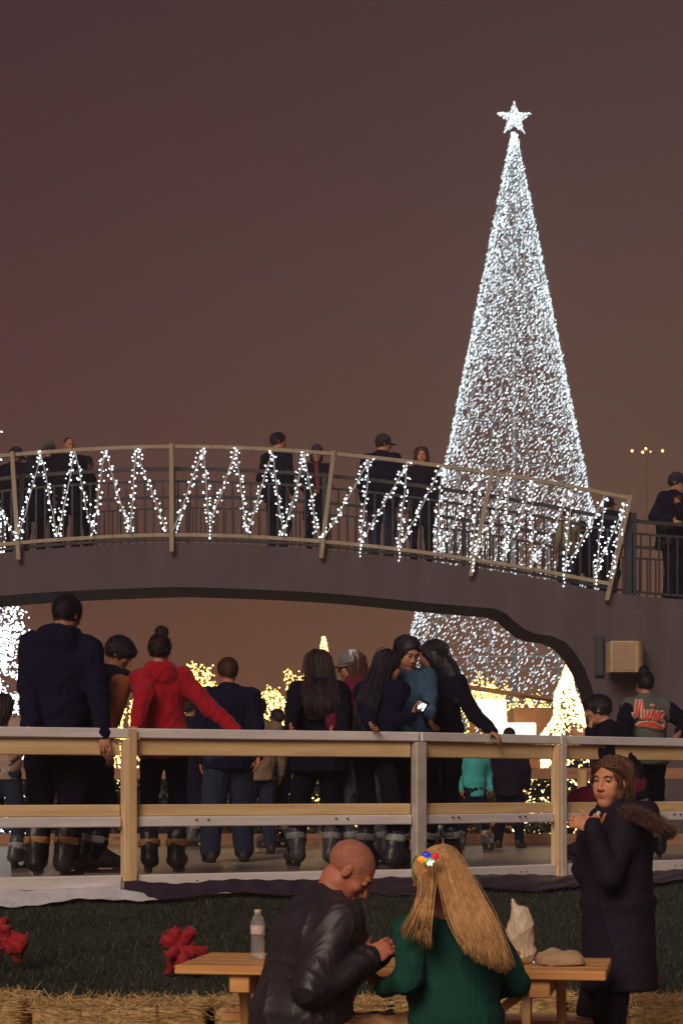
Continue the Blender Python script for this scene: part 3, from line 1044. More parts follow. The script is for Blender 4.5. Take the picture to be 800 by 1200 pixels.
m = MB(); m.tube([(0, 0, 0), (0, 0, ZA - 1)], [.13, .06], 12)
for z in np.arange(1.5, ZA - 1.5, 2.2):
    r_ = (ZA - z) * KR - .12
    m.tube([(r_ * math.cos(t), r_ * math.sin(t), z) for t in np.linspace(0, 2 * math.pi, 41)], .035, 5)
for k_ in range(10):
    t = k_ * 2 * math.pi / 10
    m.tube([((ZA * KR - .12) * math.cos(t), (ZA * KR - .12) * math.sin(t), 0.02), (.12 * math.cos(t), .12 * math.sin(t), ZA - .5)], .04, 5)
m.build('frame', surf('grey tree frame', (.35, .34, .36), .5, metallic=.2), TREE)
# star
m = MB(); zs = CAMZ + (HY - 139) / ST; Ro, Ri = .66, .27
star = []
for k_ in range(10):
    t = math.pi / 2 + k_ * math.pi / 5; r_ = Ro if k_ % 2 == 0 else Ri
    star.append((r_ * math.cos(t), r_ * math.sin(t)))
vs = [(x, 0, zs + z) for x, z in star] + [(0, -.16, zs), (0, .16, zs)]
m.add(vs, [(i, (i + 1) % 10, 10) for i in range(10)] + [((i + 1) % 10, i, 11) for i in range(10)])
STR = m.build('star', emit('star white', (.55, .66, .74), .35), TREE)
m2, d2 = [], []
for k_ in range(330):
    i = rt.randint(10); u, v = rt.rand(), rt.rand() ** .7
    A_, B_ = np.array(star[i]), np.array(star[(i + 1) % 10]); e_ = A_ + (B_ - A_) * u
    q = e_ * v
    for sgn in (-1, 1):
        m2.append((q[0], sgn * (.16 * (1 - v) + .02), zs + q[1])); d2.append(rt.normal(size=3))
octa(m2, d2, .036, .018, 'star_lights', emit('star led', (.85, .95, 1), 2.2, vary=.5), STR)

# ------------------------------------------------------------------ lamp-wrapped trees
def branchy(name, label, px, Y, top_py, mat_led, seed, spread, maxr=None, nlev=4, group=None, first=.35, density=60, bl_=.03, bw_=.018, barkcol=(.05, .035, .03), up=.55, base=0.0, kn=3):
    s_ = FPX / Y
    H_ = CAMZ + (HY - top_py) / s_
    root = empty(name, ((px - CX) / s_, Y, base))
    put(root, label, 'tree', group)
    r_ = random.Random(seed); m = MB(); P, D = [], []
    H_ -= base
    def grow(p, d, L, rad, lev):
        n_ = 5; pts_ = [p]; dd = d.copy()
        for i in range(n_):
            dd = (dd + Vector((r_.gauss(0, .16), r_.gauss(0, .16), r_.gauss(0, .08) + .06 * up))).normalized()
            pts_.append(pts_[-1] + dd * L / n_)
        m.tube(pts_, [rad * (1 - .45 * i / n_) for i in range(n_ + 1)], 6 if lev > 1 else 8)
        wr_ = density * (1 if lev > 0 else .7)
        for i in range(n_):
            a_, b_ = pts_[i], pts_[i + 1]
            for q in range(max(1, int(wr_ * (b_ - a_).length * (1.2 if lev == 0 else 1)))):
                t = r_.random(); o_ = Vector((r_.gauss(0, 1), r_.gauss(0, 1), r_.gauss(0, 1))).normalized() * (rad + .03)
                P.append(tuple(a_.lerp(b_, t) + o_)); D.append((r_.gauss(0, 1), r_.gauss(0, 1), r_.gauss(0, 1)))
        if lev < nlev:
            for c in range(kn + (1 if lev < 2 else 0)):
                az = r_.uniform(0, 6.283); tilt = r_.uniform(.35, .8) * spread
                nd_ = (dd * math.cos(tilt) + Vector((math.cos(az), math.sin(az), 0)) * math.sin(tilt) + Vector((0, 0, .18 * up))).normalized()
                grow(pts_[-1] if c < 2 else pts_[-2], nd_, L * r_.uniform(.62, .82), rad * .58, lev + 1)
    grow(Vector((0, 0, 0)), Vector((0, 0, 1)), H_ * first, H_ * .022, 0)
    zmax = max(p[2] for p in P)
    f = H_ / zmax
    g_ = f
    if maxr: g_ = maxr / sorted(math.hypot(p[0], p[1]) for p in P)[int(len(P) * .98)]
    m.v = [(x * g_, y * g_, z * f) for x, y, z in m.v]
    P = [(x * g_, y * g_, z * f) for x, y, z in P]
    m.build('trunk', surf('lit bark', barkcol, .9, bump=.01, bscale=20), root)
    octa(P, D, bl_, bw_, 'lights', mat_led, root)
    print(name, len(P))
    return root
GLED2 = emit('gold led bright', (1.0, .66, .20), 4.5, vary=.5, sampling='AUTO')
WT = emit('white tree led', (.85, .96, 1.0), 3.2, vary=.4)
WTREE = empty('conifer', ((-9 - CX) / (FPX / 33.5), 33.5, 0))
put(WTREE, 'slim drooping tree thick with white lights at the left edge, passing behind the bridge', 'tree')
sW = FPX / 33.5; HWt = CAMZ + (HY - 486) / sW
m = MB(); m.tube([(0, 0, 0), (0, 0, HWt * .97)], [.10, .02], 8); PW = []
rw = random.Random(12)
z = .5
while z < HWt - .15:
    R_ = np.interp(z, [0, 1.5, 4.6, 5.8, HWt], [.72, .70, .60, .20, .03]) * rw.uniform(.65, 1.12)
    for q in range(5):
        az = rw.uniform(0, 6.283); e = Vector((math.cos(az), math.sin(az), 0))
        pp = [Vector((0, 0, z)), Vector((0, 0, z + .05)) + e * R_ * .5, Vector((0, 0, z - .10 * R_)) + e * R_]
        m.tube(pp, [.02, .014, .006], 5)
        for k_ in range(int(62 * R_ + 4)):
            t = rw.random() ** .8
            p = pp[0].lerp(pp[2], t) + Vector((rw.gauss(0, .045), rw.gauss(0, .045), rw.gauss(0, .05) + .05 * math.sin(t * 3) - .06 * t))
            PW.append(tuple(p))
    z += .13 if z < 4.7 else .10
m.build('trunk', surf('lit bark', (.05, .035, .03), .9), WTREE)
octa(PW, np.random.RandomState(1).normal(size=(len(PW), 3)), .030, .017, 'lights', WT, WTREE)
print('white tree', len(PW))
gg = 'gold-lit trees beyond the rink'
branchy('light_wrapped_tree', 'gold-lit tree seen between the boy and the girl in the red sweater', 148, 36, 788, GLED2, 7, .9, group=gg, density=120, bl_=.034, bw_=.022, first=.12, kn=3, maxr=.62)
branchy('light_wrapped_tree', 'gold-lit tree seen between the red sweater and the man in the dark jacket', 234, 40, 776, GLED2, 9, .9, group=gg, density=105, bl_=.032, bw_=.019, first=.12, kn=3, maxr=.85)
branchy('light_wrapped_tree', 'gold-lit tree rising left of the woman with long dark hair', 338, 42, 780, GLED2, 21, 1.0, group=gg, density=85, bl_=.032, bw_=.018, first=.14, kn=3, maxr=1.25)
branchy('light_wrapped_tree', 'gold-lit tree in front of the base of the big white cone', 598, 47, 784, GLED2, 13, 1.15, group=gg, density=34, bl_=.034, bw_=.017, first=.30, kn=3, maxr=1.7)

def cone_tree(px, Y, top_py, rad, label, seed, n_=5200, led=GLED2, dens=1.0):
    s_ = FPX / Y; H_ = CAMZ + (HY - top_py) / s_
    root = empty('conifer', ((px - CX) / s_, Y, 0)); put(root, label, 'tree', 'lit conifers beyond the rink')
    m = MB(); m.tube([(0, 0, 0), (0, 0, H_ * .95)], [rad * .09, .015], 8); m.build('trunk', surf('bark', (.05, .035, .03), .9), root)
    r_ = np.random.RandomState(seed)
    V, F = [], []
    nb_ = 2600
    zz = r_.rand(nb_) ** 1.4; aa = r_.rand(nb_) * 6.283
    rr_ = rad * (1 - zz) * (.45 + .6 * r_.rand(nb_)) * (1 + .16 * np.sin(zz * H_ * 9))
    c = np.stack([rr_ * np.cos(aa), rr_ * np.sin(aa), zz * H_ * .98 + .1], 1)
    e1 = np.stack([np.cos(aa), np.sin(aa), -.35 + 0 * aa], 1) * (.13 * rad); e2 = np.stack([-np.sin(aa), np.cos(aa), 0 * aa], 1) * .05 * rad
    TV = np.stack([c - e1 * .4 - e2, c + e1 * .3, c - e1 * .4 + e2], 1).reshape(-1, 3)
    np_mesh('crown', TV, np.arange(nb_ * 3).reshape(-1, 3), surf('needles', (.03, .045, .02), .8), root, smooth=False)
    zz = r_.rand(n_) ** 1.5; turns = 11
    aa = r_.rand(n_) * 6.283
    tier = 1 + .22 * np.sin(zz * H_ * 7.5 + aa)
    rr_ = rad * (1 - zz) * tier + .02
    P = np.stack([rr_ * np.cos(aa), rr_ * np.sin(aa), zz * H_ + .06 - .1 * rr_], 1)
    octa(P, r_.normal(size=(n_, 3)), .036, .022, 'lights', led, root)
    return root
cone_tree(379, 40, 750, .85, 'slim cone-shaped tree with gold lights rising behind the long-haired woman', 3, 2600)
cone_tree(664, 34, 784, 1.12, 'full cone-shaped tree in dense gold lights framed by the curve of the bridge', 5, 5200, emit('gold led dense', (1.0, .76, .32), 4.0, vary=.4, sampling='AUTO'))

# lit booth beyond the tree
BT = empty('market_booth', at(597, 922, 44) * 1.0); BT.location.z = 0
put(BT, 'timber booth with glowing white counters behind the gold-lit tree', 'booth')
s_ = FPX / 56
OR = surf('amber boards', (.42, .17, .06), .7, var=.25)
m = MB(); m.box((.1, 0, 0), (1.7, 2.0, 3.3), .02); m.build('wall', OR, BT)
m = MB()
m.add([(-.9, -.25, 3.75), (2.0, -.25, 3.3), (2.0, 1.2, 3.32), (-.9, 1.2, 3.77), (-.9, -.25, 3.79), (2.0, -.25, 3.34), (2.0, 1.2, 3.36), (-.9, 1.2, 3.81)],
      [(0, 1, 2, 3), (7, 6, 5, 4), (0, 4, 5, 1), (1, 5, 6, 2), (2, 6, 7, 3), (3, 7, 4, 0)])
m.build('roof', surf('dark roof boards', (.34, .15, .08), .8), BT)
for k_ in range(2):
    m = MB(); x = (-.85, 1.9)[k_]; m.beam((x, -.3, 0), (x, -.3, 3.3), .12, .12, up=(0, 1, 0)); m.build('post', OR, BT)
WL = emit('lit white panel', (1.0, .97, .88), 1.5)
m = MB(); m.box((-.85, -.1, 2.98), (-.08, 0, 3.48), .03); m.build('sign_panel', WL, BT)
m = MB(); m.box((-.55, -.35, 2.66), (.55, -.2, 2.96), .03); m.build('counter_light', WL, BT)
m = MB(); m.box((-1.2, -.3, 0), (.6, .2, 1.1), .02); m.build('counter', OR, BT)

# low dark hedge added to darken the area behind the rink
hd_ = MB()
rs = np.random.RandomState(77); nh = 26000
hx = rs.uniform(-16, 16, nh); hy_ = 31.5 + rs.uniform(-.45, .45, nh); hz = rs.rand(nh) ** .8 * (1.75 + .12 * np.sin(hx * 2.1) + .08 * np.sin(hx * 5.3))
c = np.stack([hx, hy_, hz], 1); e1 = rs.normal(size=(nh, 3)); e1 /= np.linalg.norm(e1, axis=1, keepdims=True)
e2 = np.cross(e1, rs.normal(size=(nh, 3))); e2 /= np.linalg.norm(e2, axis=1, keepdims=True)
TV = np.stack([c + e1 * .09, c - e1 * .05 + e2 * .05, c - e1 * .05 - e2 * .05], 1).reshape(-1, 3)
HG = empty('backdrop', (0, 31.5, 0)); put(HG, 'long added leafy dark hedge beyond the far side of the rink', 'backdrop')
o = np_mesh('foliage', TV - np.array([0, 31.5, 0]), np.arange(nh * 3).reshape(-1, 3), surf('hedge leaves', (.03, .035, .025), .8), HG, smooth=False)
m = MB()
for k_ in range(40): m.tube([(-15.6 + k_ * .8, 0, 0), (-15.6 + k_ * .8 + random.uniform(-.1, .1), random.uniform(-.1, .1), 1.3)], [.03, .012], 5)
m.build('stems', surf('bark', (.05, .035, .03), .9), HG)

# far floodlights glowing orange through the fog
YL = 150.0; sL = FPX / YL
MAST = empty('floodlight_mast', ((757 - CX) / sL, YL, 0))
put(MAST, 'distant mast with five small orange floodlights glowing above the bridge', 'floodlight')
m = MB(); m.tube([(0, 0, 0), (0, 0, CAMZ + (HY - 531) / sL)], [.035, .025], 8); m.beam((-1.35, 0, CAMZ + (HY - 531) / sL), (1.4, 0, CAMZ + (HY - 531) / sL), .03, .03); m.build('pole', surf('mast steel', (.10, .06, .05), .7), MAST)
for px, py in ((739.5, 529), (751.8, 530.5), (755.5, 526.5), (761, 530), (775, 529)):
    m = MB(); c = Vector(((px - 757) / sL, -.25, CAMZ + (HY - py) / sL))
    r_ = .115 if px != 761 else .07
    m.lathe([(.02, -r_), (r_ * .8, -r_ * .6), (r_, 0), (r_ * .8, r_ * .6), (.02, r_)], c, 10)
    lp = m.build('lamp', emit('sodium lamp', (1.0, .50, .20), 5.0, sampling='AUTO'), MAST)
P_last = [None]
UPV = np.array([0, 0, 1.0])


def rot(v, axis, deg):
    a = R(deg); v = v3(v); k = unit(axis)
    return v * math.cos(a) + np.cross(k, v) * math.sin(a) + k * (k @ v) * (1 - math.cos(a))


def ik(S, T, l1, l2, hint):
    d = T - S; L = np.linalg.norm(d)
    m = (l1 + l2) * 1.05
    if L > m:
        T = S + d / L * m; d = T - S; L = m
    if L > (l1 + l2) * .999:
        f = L / (l1 + l2) * 1.002; l1 *= f; l2 *= f
    a = (l1 * l1 - l2 * l2 + L * L) / (2 * L)
    h = math.sqrt(max(l1 * l1 - a * a, 0)); n = d / L
    hn = hint - n * (hint @ n); hn = hn / (np.linalg.norm(hn) + 1e-9)
    return S + n * a + hn * h, T


def hand_prims(W, hd, pn, side, k, curl=25, spread=1.0, thumb=0.5):
    """palm, four unequal fingers of three joints, thumb from the side of the palm. side=+1 right hand"""
    hd = unit(hd); pn = v3(pn); pn = unit(pn - hd * (pn @ hd)); ts = np.cross(hd, pn) * side
    out = [Ell(W + hd * .048 * k, (.041 * k, .0155 * k, .054 * k), np.array([ts, pn, hd]), k=.012),
           Cap(W - hd * .02 * k, W + hd * .02 * k, .026 * k, .024 * k, k=.02)]
    for off, L, c in ((.030, .074, 0), (.0105, .083, 3), (-.0095, .077, 6), (-.028, .060, 10)):
        p = W + hd * (.088 - abs(off) * .12) * k + ts * off * k * spread
        d = unit(hd + ts * off * 1.5 * spread)
        ax = np.cross(d, pn)
        r = .0088 * k
        for i, s in enumerate((.45, .31, .24)):
            d = rot(d, ax, (curl + c) * (.8 if i == 0 else 1.0))
            q = p + d * L * s * k
            out.append(Cap(p, q, r, r * .9, k=.004)); p = q; r *= .9
    p = W + hd * .022 * k + ts * .03 * k
    d = unit(ts * .75 + hd * .6 + pn * thumb)
    q = p + d * .042 * k
    out.append(Cap(p, q, .0125 * k, .0105 * k, k=.012))
    d2 = unit(d + hd * .45 + pn * .25)
    out.append(Cap(q, q + d2 * .034 * k, .0105 * k, .0085 * k, k=.004))
    return out


def person(label, loc, H=1.7, yaw=0, lean=0, side=0, twist=0, head=(0, 0, 0), lh=None, rh=None, le=None, re=None,
           lf=(-.11, 0), rf=(.11, 0), seat=None, knees=None, res=.009, female=False, girth=1.0,
           top=None, legs=None, shoes=('shoe', None), hair=None, skinm=None, hpose=None, face=False, group=None,
           pelvis=(0, 0), neckf=.0, headlift=0.0, seed=0, name='person', belly=0.0):
    """lh/rh: wrists, lf/rf: feet, all metres from the root; hands in world axes, feet as (right, forward)"""
    k = H / 1.75
    F = np.array([math.sin(R(yaw)), math.cos(R(yaw)), 0]); Rt = np.array([math.cos(R(yaw)), -math.sin(R(yaw)), 0])
    lift = .075 if shoes[0] == 'skate' else 0
    ph = (.94 * k if seat is None else seat) + lift
    P0 = UPV * ph + Rt * pelvis[0] + F * pelvis[1]
    S = unit(UPV * math.cos(R(lean)) + F * math.sin(R(lean)) + Rt * math.sin(R(side)))
    S2 = unit(S + unit(UPV * math.cos(R(lean * 1.35)) + F * math.sin(R(lean * 1.35)) + Rt * math.sin(R(side * 1.3))))
    Rc = rot(Rt, UPV, -twist); Rc = unit(Rc - S * (Rc @ S)); Fc = np.cross(S, Rc)
    mid = P0 + S * .2 * k
    chest = mid + S2 * .18 * k
    Nk = mid + S2 * .33 * k
    shw = (.165 if female else .185) * k
    shc = mid + S2 * .265 * k
    sh = {-1: shc - Rc * shw, 1: shc + Rc * shw}
    hy = R(yaw + head[0])
    Fh = np.array([math.sin(hy), math.cos(hy), 0]); Rh = np.array([math.cos(hy), -math.sin(hy), 0])
    Fh = Fh * math.cos(R(head[1])) - UPV * math.sin(R(head[1])); Uh = np.cross(Rh, Fh)
    Rh = rot(Rh, Fh, head[2]); Uh = np.cross(Rh, Fh)
    nd = unit(S2 * .7 + UPV * .5 + Uh * .35 + Fh * .1)
    Hc = Nk + nd * (.155 + headlift) * k + Fh * (.02 + neckf) * k
    MH = np.array([Rh, Fh, Uh])
    hp = lambda r, f, u: Hc + (Rh * r + Fh * f + Uh * u) * k
    wr, el, hd = {}, {}, {}
    for s, tgt, hint in ((-1, lh, le), (1, rh, re)):
        if tgt is None: T = sh[s] + Rc * s * .075 * k - UPV * .51 * k + F * .05 * k
        else: T = v3(tgt)
        hv = (-Fc * .6 - UPV * .5 + Rc * s * .5) if hint is None else v3(hint)
        el[s], wr[s] = ik(sh[s], T, .285 * k, .255 * k, hv)
        hd[s] = unit(wr[s] - el[s])
    hips = {s: P0 + Rt * s * .088 * k - UPV * .03 * k for s in (-1, 1)}
    an, kn = {}, {}
    for s, ft in ((-1, lf), (1, rf)):
        T = Rt * ft[0] + F * ft[1] + UPV * ((.085 * k if len(ft) < 3 else ft[2]) + lift)
        kn[s], an[s] = ik(hips[s], T, .435 * k, .405 * k, F + Rt * s * .15 if knees is None else v3(knees))
    g = girth
    # ---------------------------------------------------------------- body, one continuous surface
    sk = []
    hipw = 1.06 if female else 1.0
    sk += [Ell(P0, (.15 * k * g * hipw, .10 * k * g, .12 * k), np.array([Rt, F, UPV]), k=.05),
           Ecy(P0 + S * .02, chest, (.13 * k * g, .09 * k * g), (.15 * k * g, .10 * k * g), Rc, k=.05, rnd=.04),
           Ell(chest, (.155 * k * g, .10 * k * g, .15 * k), np.array([Rc, Fc, S]), k=.05),
           Cap(sh[-1], sh[1], .05 * k, k=.05), Cap(shc + S2 * .02, Nk, .075 * k, .058 * k, k=.05),
           Cap(Nk - S2 * .03 * k, hp(0, -.02, -.055), .056 * k * (.9 if female else 1.05), .052 * k * (.9 if female else 1.05), k=.03)]
    for s in (-1, 1):
        sk += [Cap(sh[s], el[s], .044 * k, .036 * k, k=.03), Cap(el[s], wr[s], .036 * k, .025 * k, k=.02),
               Cap(hips[s], kn[s], .075 * k, .052 * k, k=.03), Cap(kn[s], an[s], .05 * k, .036 * k, k=.03),
               Cap(an[s] - UPV * .03 * k, an[s] + F * .12 * k - UPV * .05 * k, .032 * k, .024 * k, k=.02)]
    fw = .94 if female else 1.0
    sk += [Ell(hp(0, -.012, .035), (.074 * k, .094 * k, .082 * k), MH, k=.02),
           Ell(hp(0, .03, -.032), (.056 * k * fw, .06 * k, .083 * k), MH, k=.025),
           Ell(hp(0, .066, -.1), (.022 * k * fw, .018 * k, .02 * k), MH, k=.03),
           Cap(hp(-.043 * fw ** 2, .0, -.052), hp(-.012, .06, -.1), .02 * k, .016 * k, k=.025),
           Cap(hp(.043 * fw ** 2, .0, -.052), hp(.012, .06, -.1), .02 * k, .016 * k, k=.025),
           Ell(hp(0, .076, .033), (.052 * k, .018 * k, .012 * k), MH, k=.015),
           Ell(hp(-.041, .062, -.018), (.02 * k, .02 * k, .017 * k), MH, k=.02),
           Ell(hp(.041, .062, -.018), (.02 * k, .02 * k, .017 * k), MH, k=.02),
           Ell(hp(-.032, .098, .012), (.017 * k, .017 * k, .011 * k), MH, k=.012, op='s'),
           Ell(hp(.032, .098, .012), (.017 * k, .017 * k, .011 * k), MH, k=.012, op='s'),
           Cap(hp(0, .087, .02), hp(0, .108 if female else .112, -.026), .0068 * k, (.0098 if female else .0115) * k, k=.012),
           Ell(hp(-.012, .1, -.031), (.009 * k, .011 * k, .008 * k), MH, k=.006),
           Ell(hp(.012, .1, -.031), (.009 * k, .011 * k, .008 * k), MH, k=.006),
           Ell(hp(0, .086, -.056), (.024 * k, .011 * k, .0065 * k), MH, k=.006),
           Ell(hp(0, .084, -.068), (.02 * k, .011 * k, .0075 * k), MH, k=.006)]
    if female: sk += [Ell(hp(s * .034, .056, -.05), (.023 * k, .024 * k, .026 * k), MH, k=.025) for s in (-1, 1)]
    for s in (-1, 1):
        sk += [Ell(hp(s * .077, -.008, -.002), (.008 * k, .018 * k, .03 * k), MH @ np.eye(3), k=.008),
               Ell(hp(s * .086, -.004, .002), (.006 * k, .010 * k, .018 * k), MH, k=.005, op='s')]
    hpz = dict(curl=22, spread=1.0)
    for s in (-1, 1):
        q = dict(hpz); d = hd[s]; pn = unit(-Rc * s + F * -.2)
        if hpose and s in hpose:
            q2 = dict(hpose[s]); d = v3(q2.pop('dir', d)); pn = v3(q2.pop('palm', pn)); q.update(q2)
        sk += hand_prims(wr[s], d, pn, s, k * (.93 if female else 1.03), **q)
    V, Q = sdf_mesh(sk, res)
    V = relax(V, Q, 1, .4)
    body = np_mesh(name, V, Q, skinm)
    body.location = loc
    put(body, label, 'person', group)
    # ---------------------------------------------------------------- garments
    if top:
        b = top.get('bulk', .022) * k; w = shw / (.185 * k)
        ln = top.get('len', .12) * k; hem = top.get('hem', 1.0)
        pr = [Ecy(P0 - S * ln * .4 - UPV * ln * .6, P0 + S * .1 * k, ((.158 * g * hem * hipw * k + b), (.118 * g * hem + belly) * k + b),
                  ((.142 * g * k + b), (.108 * g + belly) * k + b), Rc, k=.05, rnd=.02),
              Ecy(P0 + S * .06 * k, chest + S2 * .05 * k, (.142 * g * k + b, (.108 * g + belly) * k + b),
                  (.165 * g * w * k + b, .112 * g * k + b), Rc, k=.06, rnd=.05),
              Ell(chest + S2 * .02, (.168 * g * w * k + b, .115 * g * k + b, .15 * k), np.array([Rc, Fc, S]), k=.05),
              Cap(sh[-1], sh[1], .056 * k + b * .8, k=.05),
              Cap(shc, Nk, .09 * k + b * .5, .062 * k + b * .5, k=.05)]
        if top.get('collar'):
            pr.append(Ecy(Nk - nd * .03 * k, Nk + nd * top['collar'] * k, (.075 * k, .075 * k), (.078 * k, .08 * k), Rc, k=.02, rnd=.015))
            pr.append(Ell(hp(0, -.005, -.02), (.066 * k, .08 * k, .11 * k), MH, k=.004, op='s'))
        if top.get('hood'):
            hz = top['hood']
            pr += [Ell(Nk - Fc * .115 * k - UPV * .015 * k, (.125 * k * hz, .075 * k * hz, .10 * k * hz), np.array([Rc, Fc, S]), k=.035),
                   Ell(Nk - Fc * .02 * k + UPV * .045 * k, (.118 * k * hz, .10 * k, .05 * k * hz), np.array([Rc, Fc, S]), k=.03),
                   Ell(Nk - Fc * .085 * k + UPV * .09 * k, (.075 * k * hz, .06 * k, .06 * k * hz), np.array([Rc, Fc, S]), k=.02, op='s')]
        if top.get('scoop'):
            z_ = top['scoop']
            pr_scoop = Ell(Nk - Fc * .03 + UPV * .02, (.085 * z_, .10 * z_, .075 * z_), np.array([Rc, Fc, S]), k=.008, op='s')
        sl = top.get('sleeve', 1.0)
        for s in (-1, 1):
            sb = top.get('sb', .72); we = wr[s] - hd[s] * .0 * k
            if sl < 1: we = el[s] + (wr[s] - el[s]) * sl
            pr += [Cap(sh[s], el[s], .056 * k + b * sb, .046 * k + b * sb * .85, k=.035),
                   Cap(el[s], we, .045 * k + b * sb * .85, .033 * k + b * sb * .7, k=.02)]
        if top.get('scoop'): pr.append(pr_scoop)
        o = shell(top.get('name', 'jacket'), pr, res * top.get('rs', 1), top['mat'], body, fold=top.get('fold', .007), freq=top.get('freq', 11) * 2.3, seed=seed + 3)
    if legs:
        b = legs.get('bulk', .012) * k; fl = legs.get('flare', 0)
        pr = [Ell(P0 - UPV * .01, (.158 * k * g * hipw + b, .115 * k * g + b, .125 * k), np.array([Rt, F, UPV]), k=.04)]
        for s in (-1, 1):
            cut = an[s] + (kn[s] - an[s]) * legs.get('short', .04)
            pr += [Cap(hips[s], kn[s], .086 * k + b, .06 * k + b, k=.03),
                   Cap(kn[s], cut, .058 * k + b, .044 * k + b + fl, k=.03)]
        shell(legs.get('name', 'trousers'), pr, res * 1.15, legs['mat'], body, fold=.012, freq=20, seed=seed + 9)
    if shoes and shoes[0]:
        for s, ft in ((-1, lf), (1, rf)):
            fd = unit(F + Rt * s * shoes[2].get('out', .2) if len(shoes) > 2 else F + Rt * s * .2); A = an[s]
            fz = A[2] - .085 * k
            heel = A - fd * .055 * k; toe = A + fd * .165 * k
            sd = np.cross(fd, UPV)
            if shoes[0] == 'skate':
                pr = [Cap([*heel[:2], fz + .045], [*A[:2], fz + .23 * k], .062 * k, .074 * k, k=.04),
                      Cap([*heel[:2], fz + .035], [*toe[:2], fz + .034], .052 * k, .046 * k, k=.03),
                      Cap([*A[:2], fz + .10], [*(A + fd * .11 * k)[:2], fz + .055], .060 * k, .052 * k, k=.03)]
                bo = shell('skate', pr, max(res, .008), shoes[1], body, fold=.006, freq=34, seed=seed)
                cz = fz + (.17 if seed % 2 else .2) * k
                cu = shell('cuff', [Ecy([*(A - fd * .004)[:2], cz - .026], [*(A + fd * .004)[:2], cz + .026], (.082 * k, .084 * k), (.086 * k, .088 * k), sd, k=.01, rnd=.01)],
                           max(res * .8, .006), shoes[2].get('cuff'), bo, it=1)
                m = MB()
                c = A + fd * .073 * k
                m.obox([*(A + fd * .084 * k)[:2], cz], (Vector(fd), Vector(sd), Vector((0, 0, 1))), (.010, .034, .014), .004)
                m.build('buckle', STEEL, bo)
                m = MB()
                mc = (heel + toe) / 2
                ol = [(-.13, .012), (-.12, -.045), (.14, -.045), (.15, .012), (.10, .01), (.06, -.022), (-.03, -.022), (-.06, .01)]
                n8 = len(ol)
                vs = [Vector(mc + fd * a_ * k + sd * .013 * q) for q in (-1, 1) for a_, b_ in ol]
                for v_, (a_, b_) in zip(vs, ol * 2): v_.z = fz + b_
                m.add(vs, [tuple(range(n8)), tuple(range(n8, 2 * n8))[::-1]] + [((i + 1) % n8, i, n8 + i, n8 + (i + 1) % n8) for i in range(n8)])
                m.build('blade_holder', BLACKPL, bo)
                m = MB()
                m.obox([*mc[:2], fz - .058], (Vector(fd), Vector(sd), Vector((0, 0, 1))), (.14 * k, .002, .016), .001)
                m.build('blade', STEEL, bo)
            else:
                pr = [Cap([*heel[:2], fz + .04], [*toe[:2], fz + .034], .04 * k, .033 * k, k=.03),
                      Cap([*heel[:2], fz + .06], [*A[:2], fz + .1 * k], .04 * k, .045 * k, k=.03),
                      Ecy([*mc0(heel, toe), fz], [*mc0(heel, toe), fz + .02], (.045, .15 * k), (.045, .15 * k), sd, k=.01, rnd=.01)]
                shell('shoe', pr, max(res, .008), shoes[1], body)
    # ---------------------------------------------------------------- hair and hats
    if hair:
        st = hair['style']; m = hair['mat']; pr = []
        vol = hair.get('vol', 1.0)
        if st not in ('bald', 'stubble'):
            pr += [Ell(hp(0, -.013, .034), (.081 * k * vol, .102 * k * vol, .0925 * k * vol), MH, k=.02)]
            if st in ('long', 'longside'):
                pr += [Ell(hp(0, -.035, -.03), (.082 * k * vol, .07 * k * vol, .11 * k), MH, k=.03)]
            pr += [Ell(hp(0, .108, -.022), (.074 * k, .080 * k, hair.get('hl', .097) * k), MH, k=.012, op='s')]
            if st in ('short', 'bun', 'pony', 'cap'):
                pr += [Ell(hp(0, .0, -.115), (.12 * k, .12 * k, .075 * k), MH, k=.01, op='s')]
                pr += [Ell(hp(s * .09, .02, -.03), (.03 * k, .035 * k, .05 * k), MH, k=.01, op='s') for s in (-1, 1)]
            if hair.get('fringe'):
                pr += [Ell(hp(0, .06, .062), (.066 * k, .045 * k, .042 * k), MH, k=.015)]
        if st == 'bun':
            bp = hair.get('at', (0, -.055, .13))
            pr += [Ell(hp(*bp), (.042 * k, .04 * k, .04 * k), MH, k=.012)]
        if st in ('long', 'longside', 'pony'):
            fall = hair.get('fall')
            if fall is None: fall = [(0, -.05, -.02, .078, .055), None, None]
            pts = []
            for q in fall:
                if q is not None: pts.append((hp(q[0], q[1], q[2]), q[3] * k, q[4] * k))
            L = hair.get('length', .3)
            base = pts[0][0]
            if len(pts) == 1:
                b1 = Nk - Fc * (.075 * k) * 1.0 + UPV * .02
                b2 = Nk - Fc * (.115 * g * k + top.get('bulk', .02) + .01) - S * (L * .5)
                b3 = b2 - S * L * .5
                wd = hair.get('wide', 1.0)
                pts += [(b1, .085 * k * wd, .05 * k), (b2, .10 * k * wd, .035 * k), (b3, .075 * k * wd, .02 * k)]
            for i in range(len(pts) - 1):
                a, b_ = pts[i], pts[i + 1]
                pr.append(Ecy(a[0], b_[0], (a[1], a[2]), (b_[1], b_[2]), hair.get('sideax', Rc), k=.03, rnd=.015))
        if pr:
            def groove(V, Hc=Hc, Rh=Rh, Fh=Fh, kk=k):
                d = V - Hc
                a = np.arctan2(d @ Rh, -(d @ Fh) + .05)
                return .0016 * kk * (np.sin(a * 34 + 3 * np.sin(V[:, 2] * 9)) + .7 * np.sin(a * 13 + V[:, 2] * 14) + .5 * np.sin(a * 71 + V[:, 2] * 20))
            short = st in ('short', 'bun')
            ho_ = shell('hair', pr, hair.get('res', res), m, body, groove=None if short else groove, it=1, fold=.0035 * k if short else 0, freq=75, seed=seed, aniso=(1, 1, .5))
            nl = hair.get('locks', 480 if res < .010 else 150)
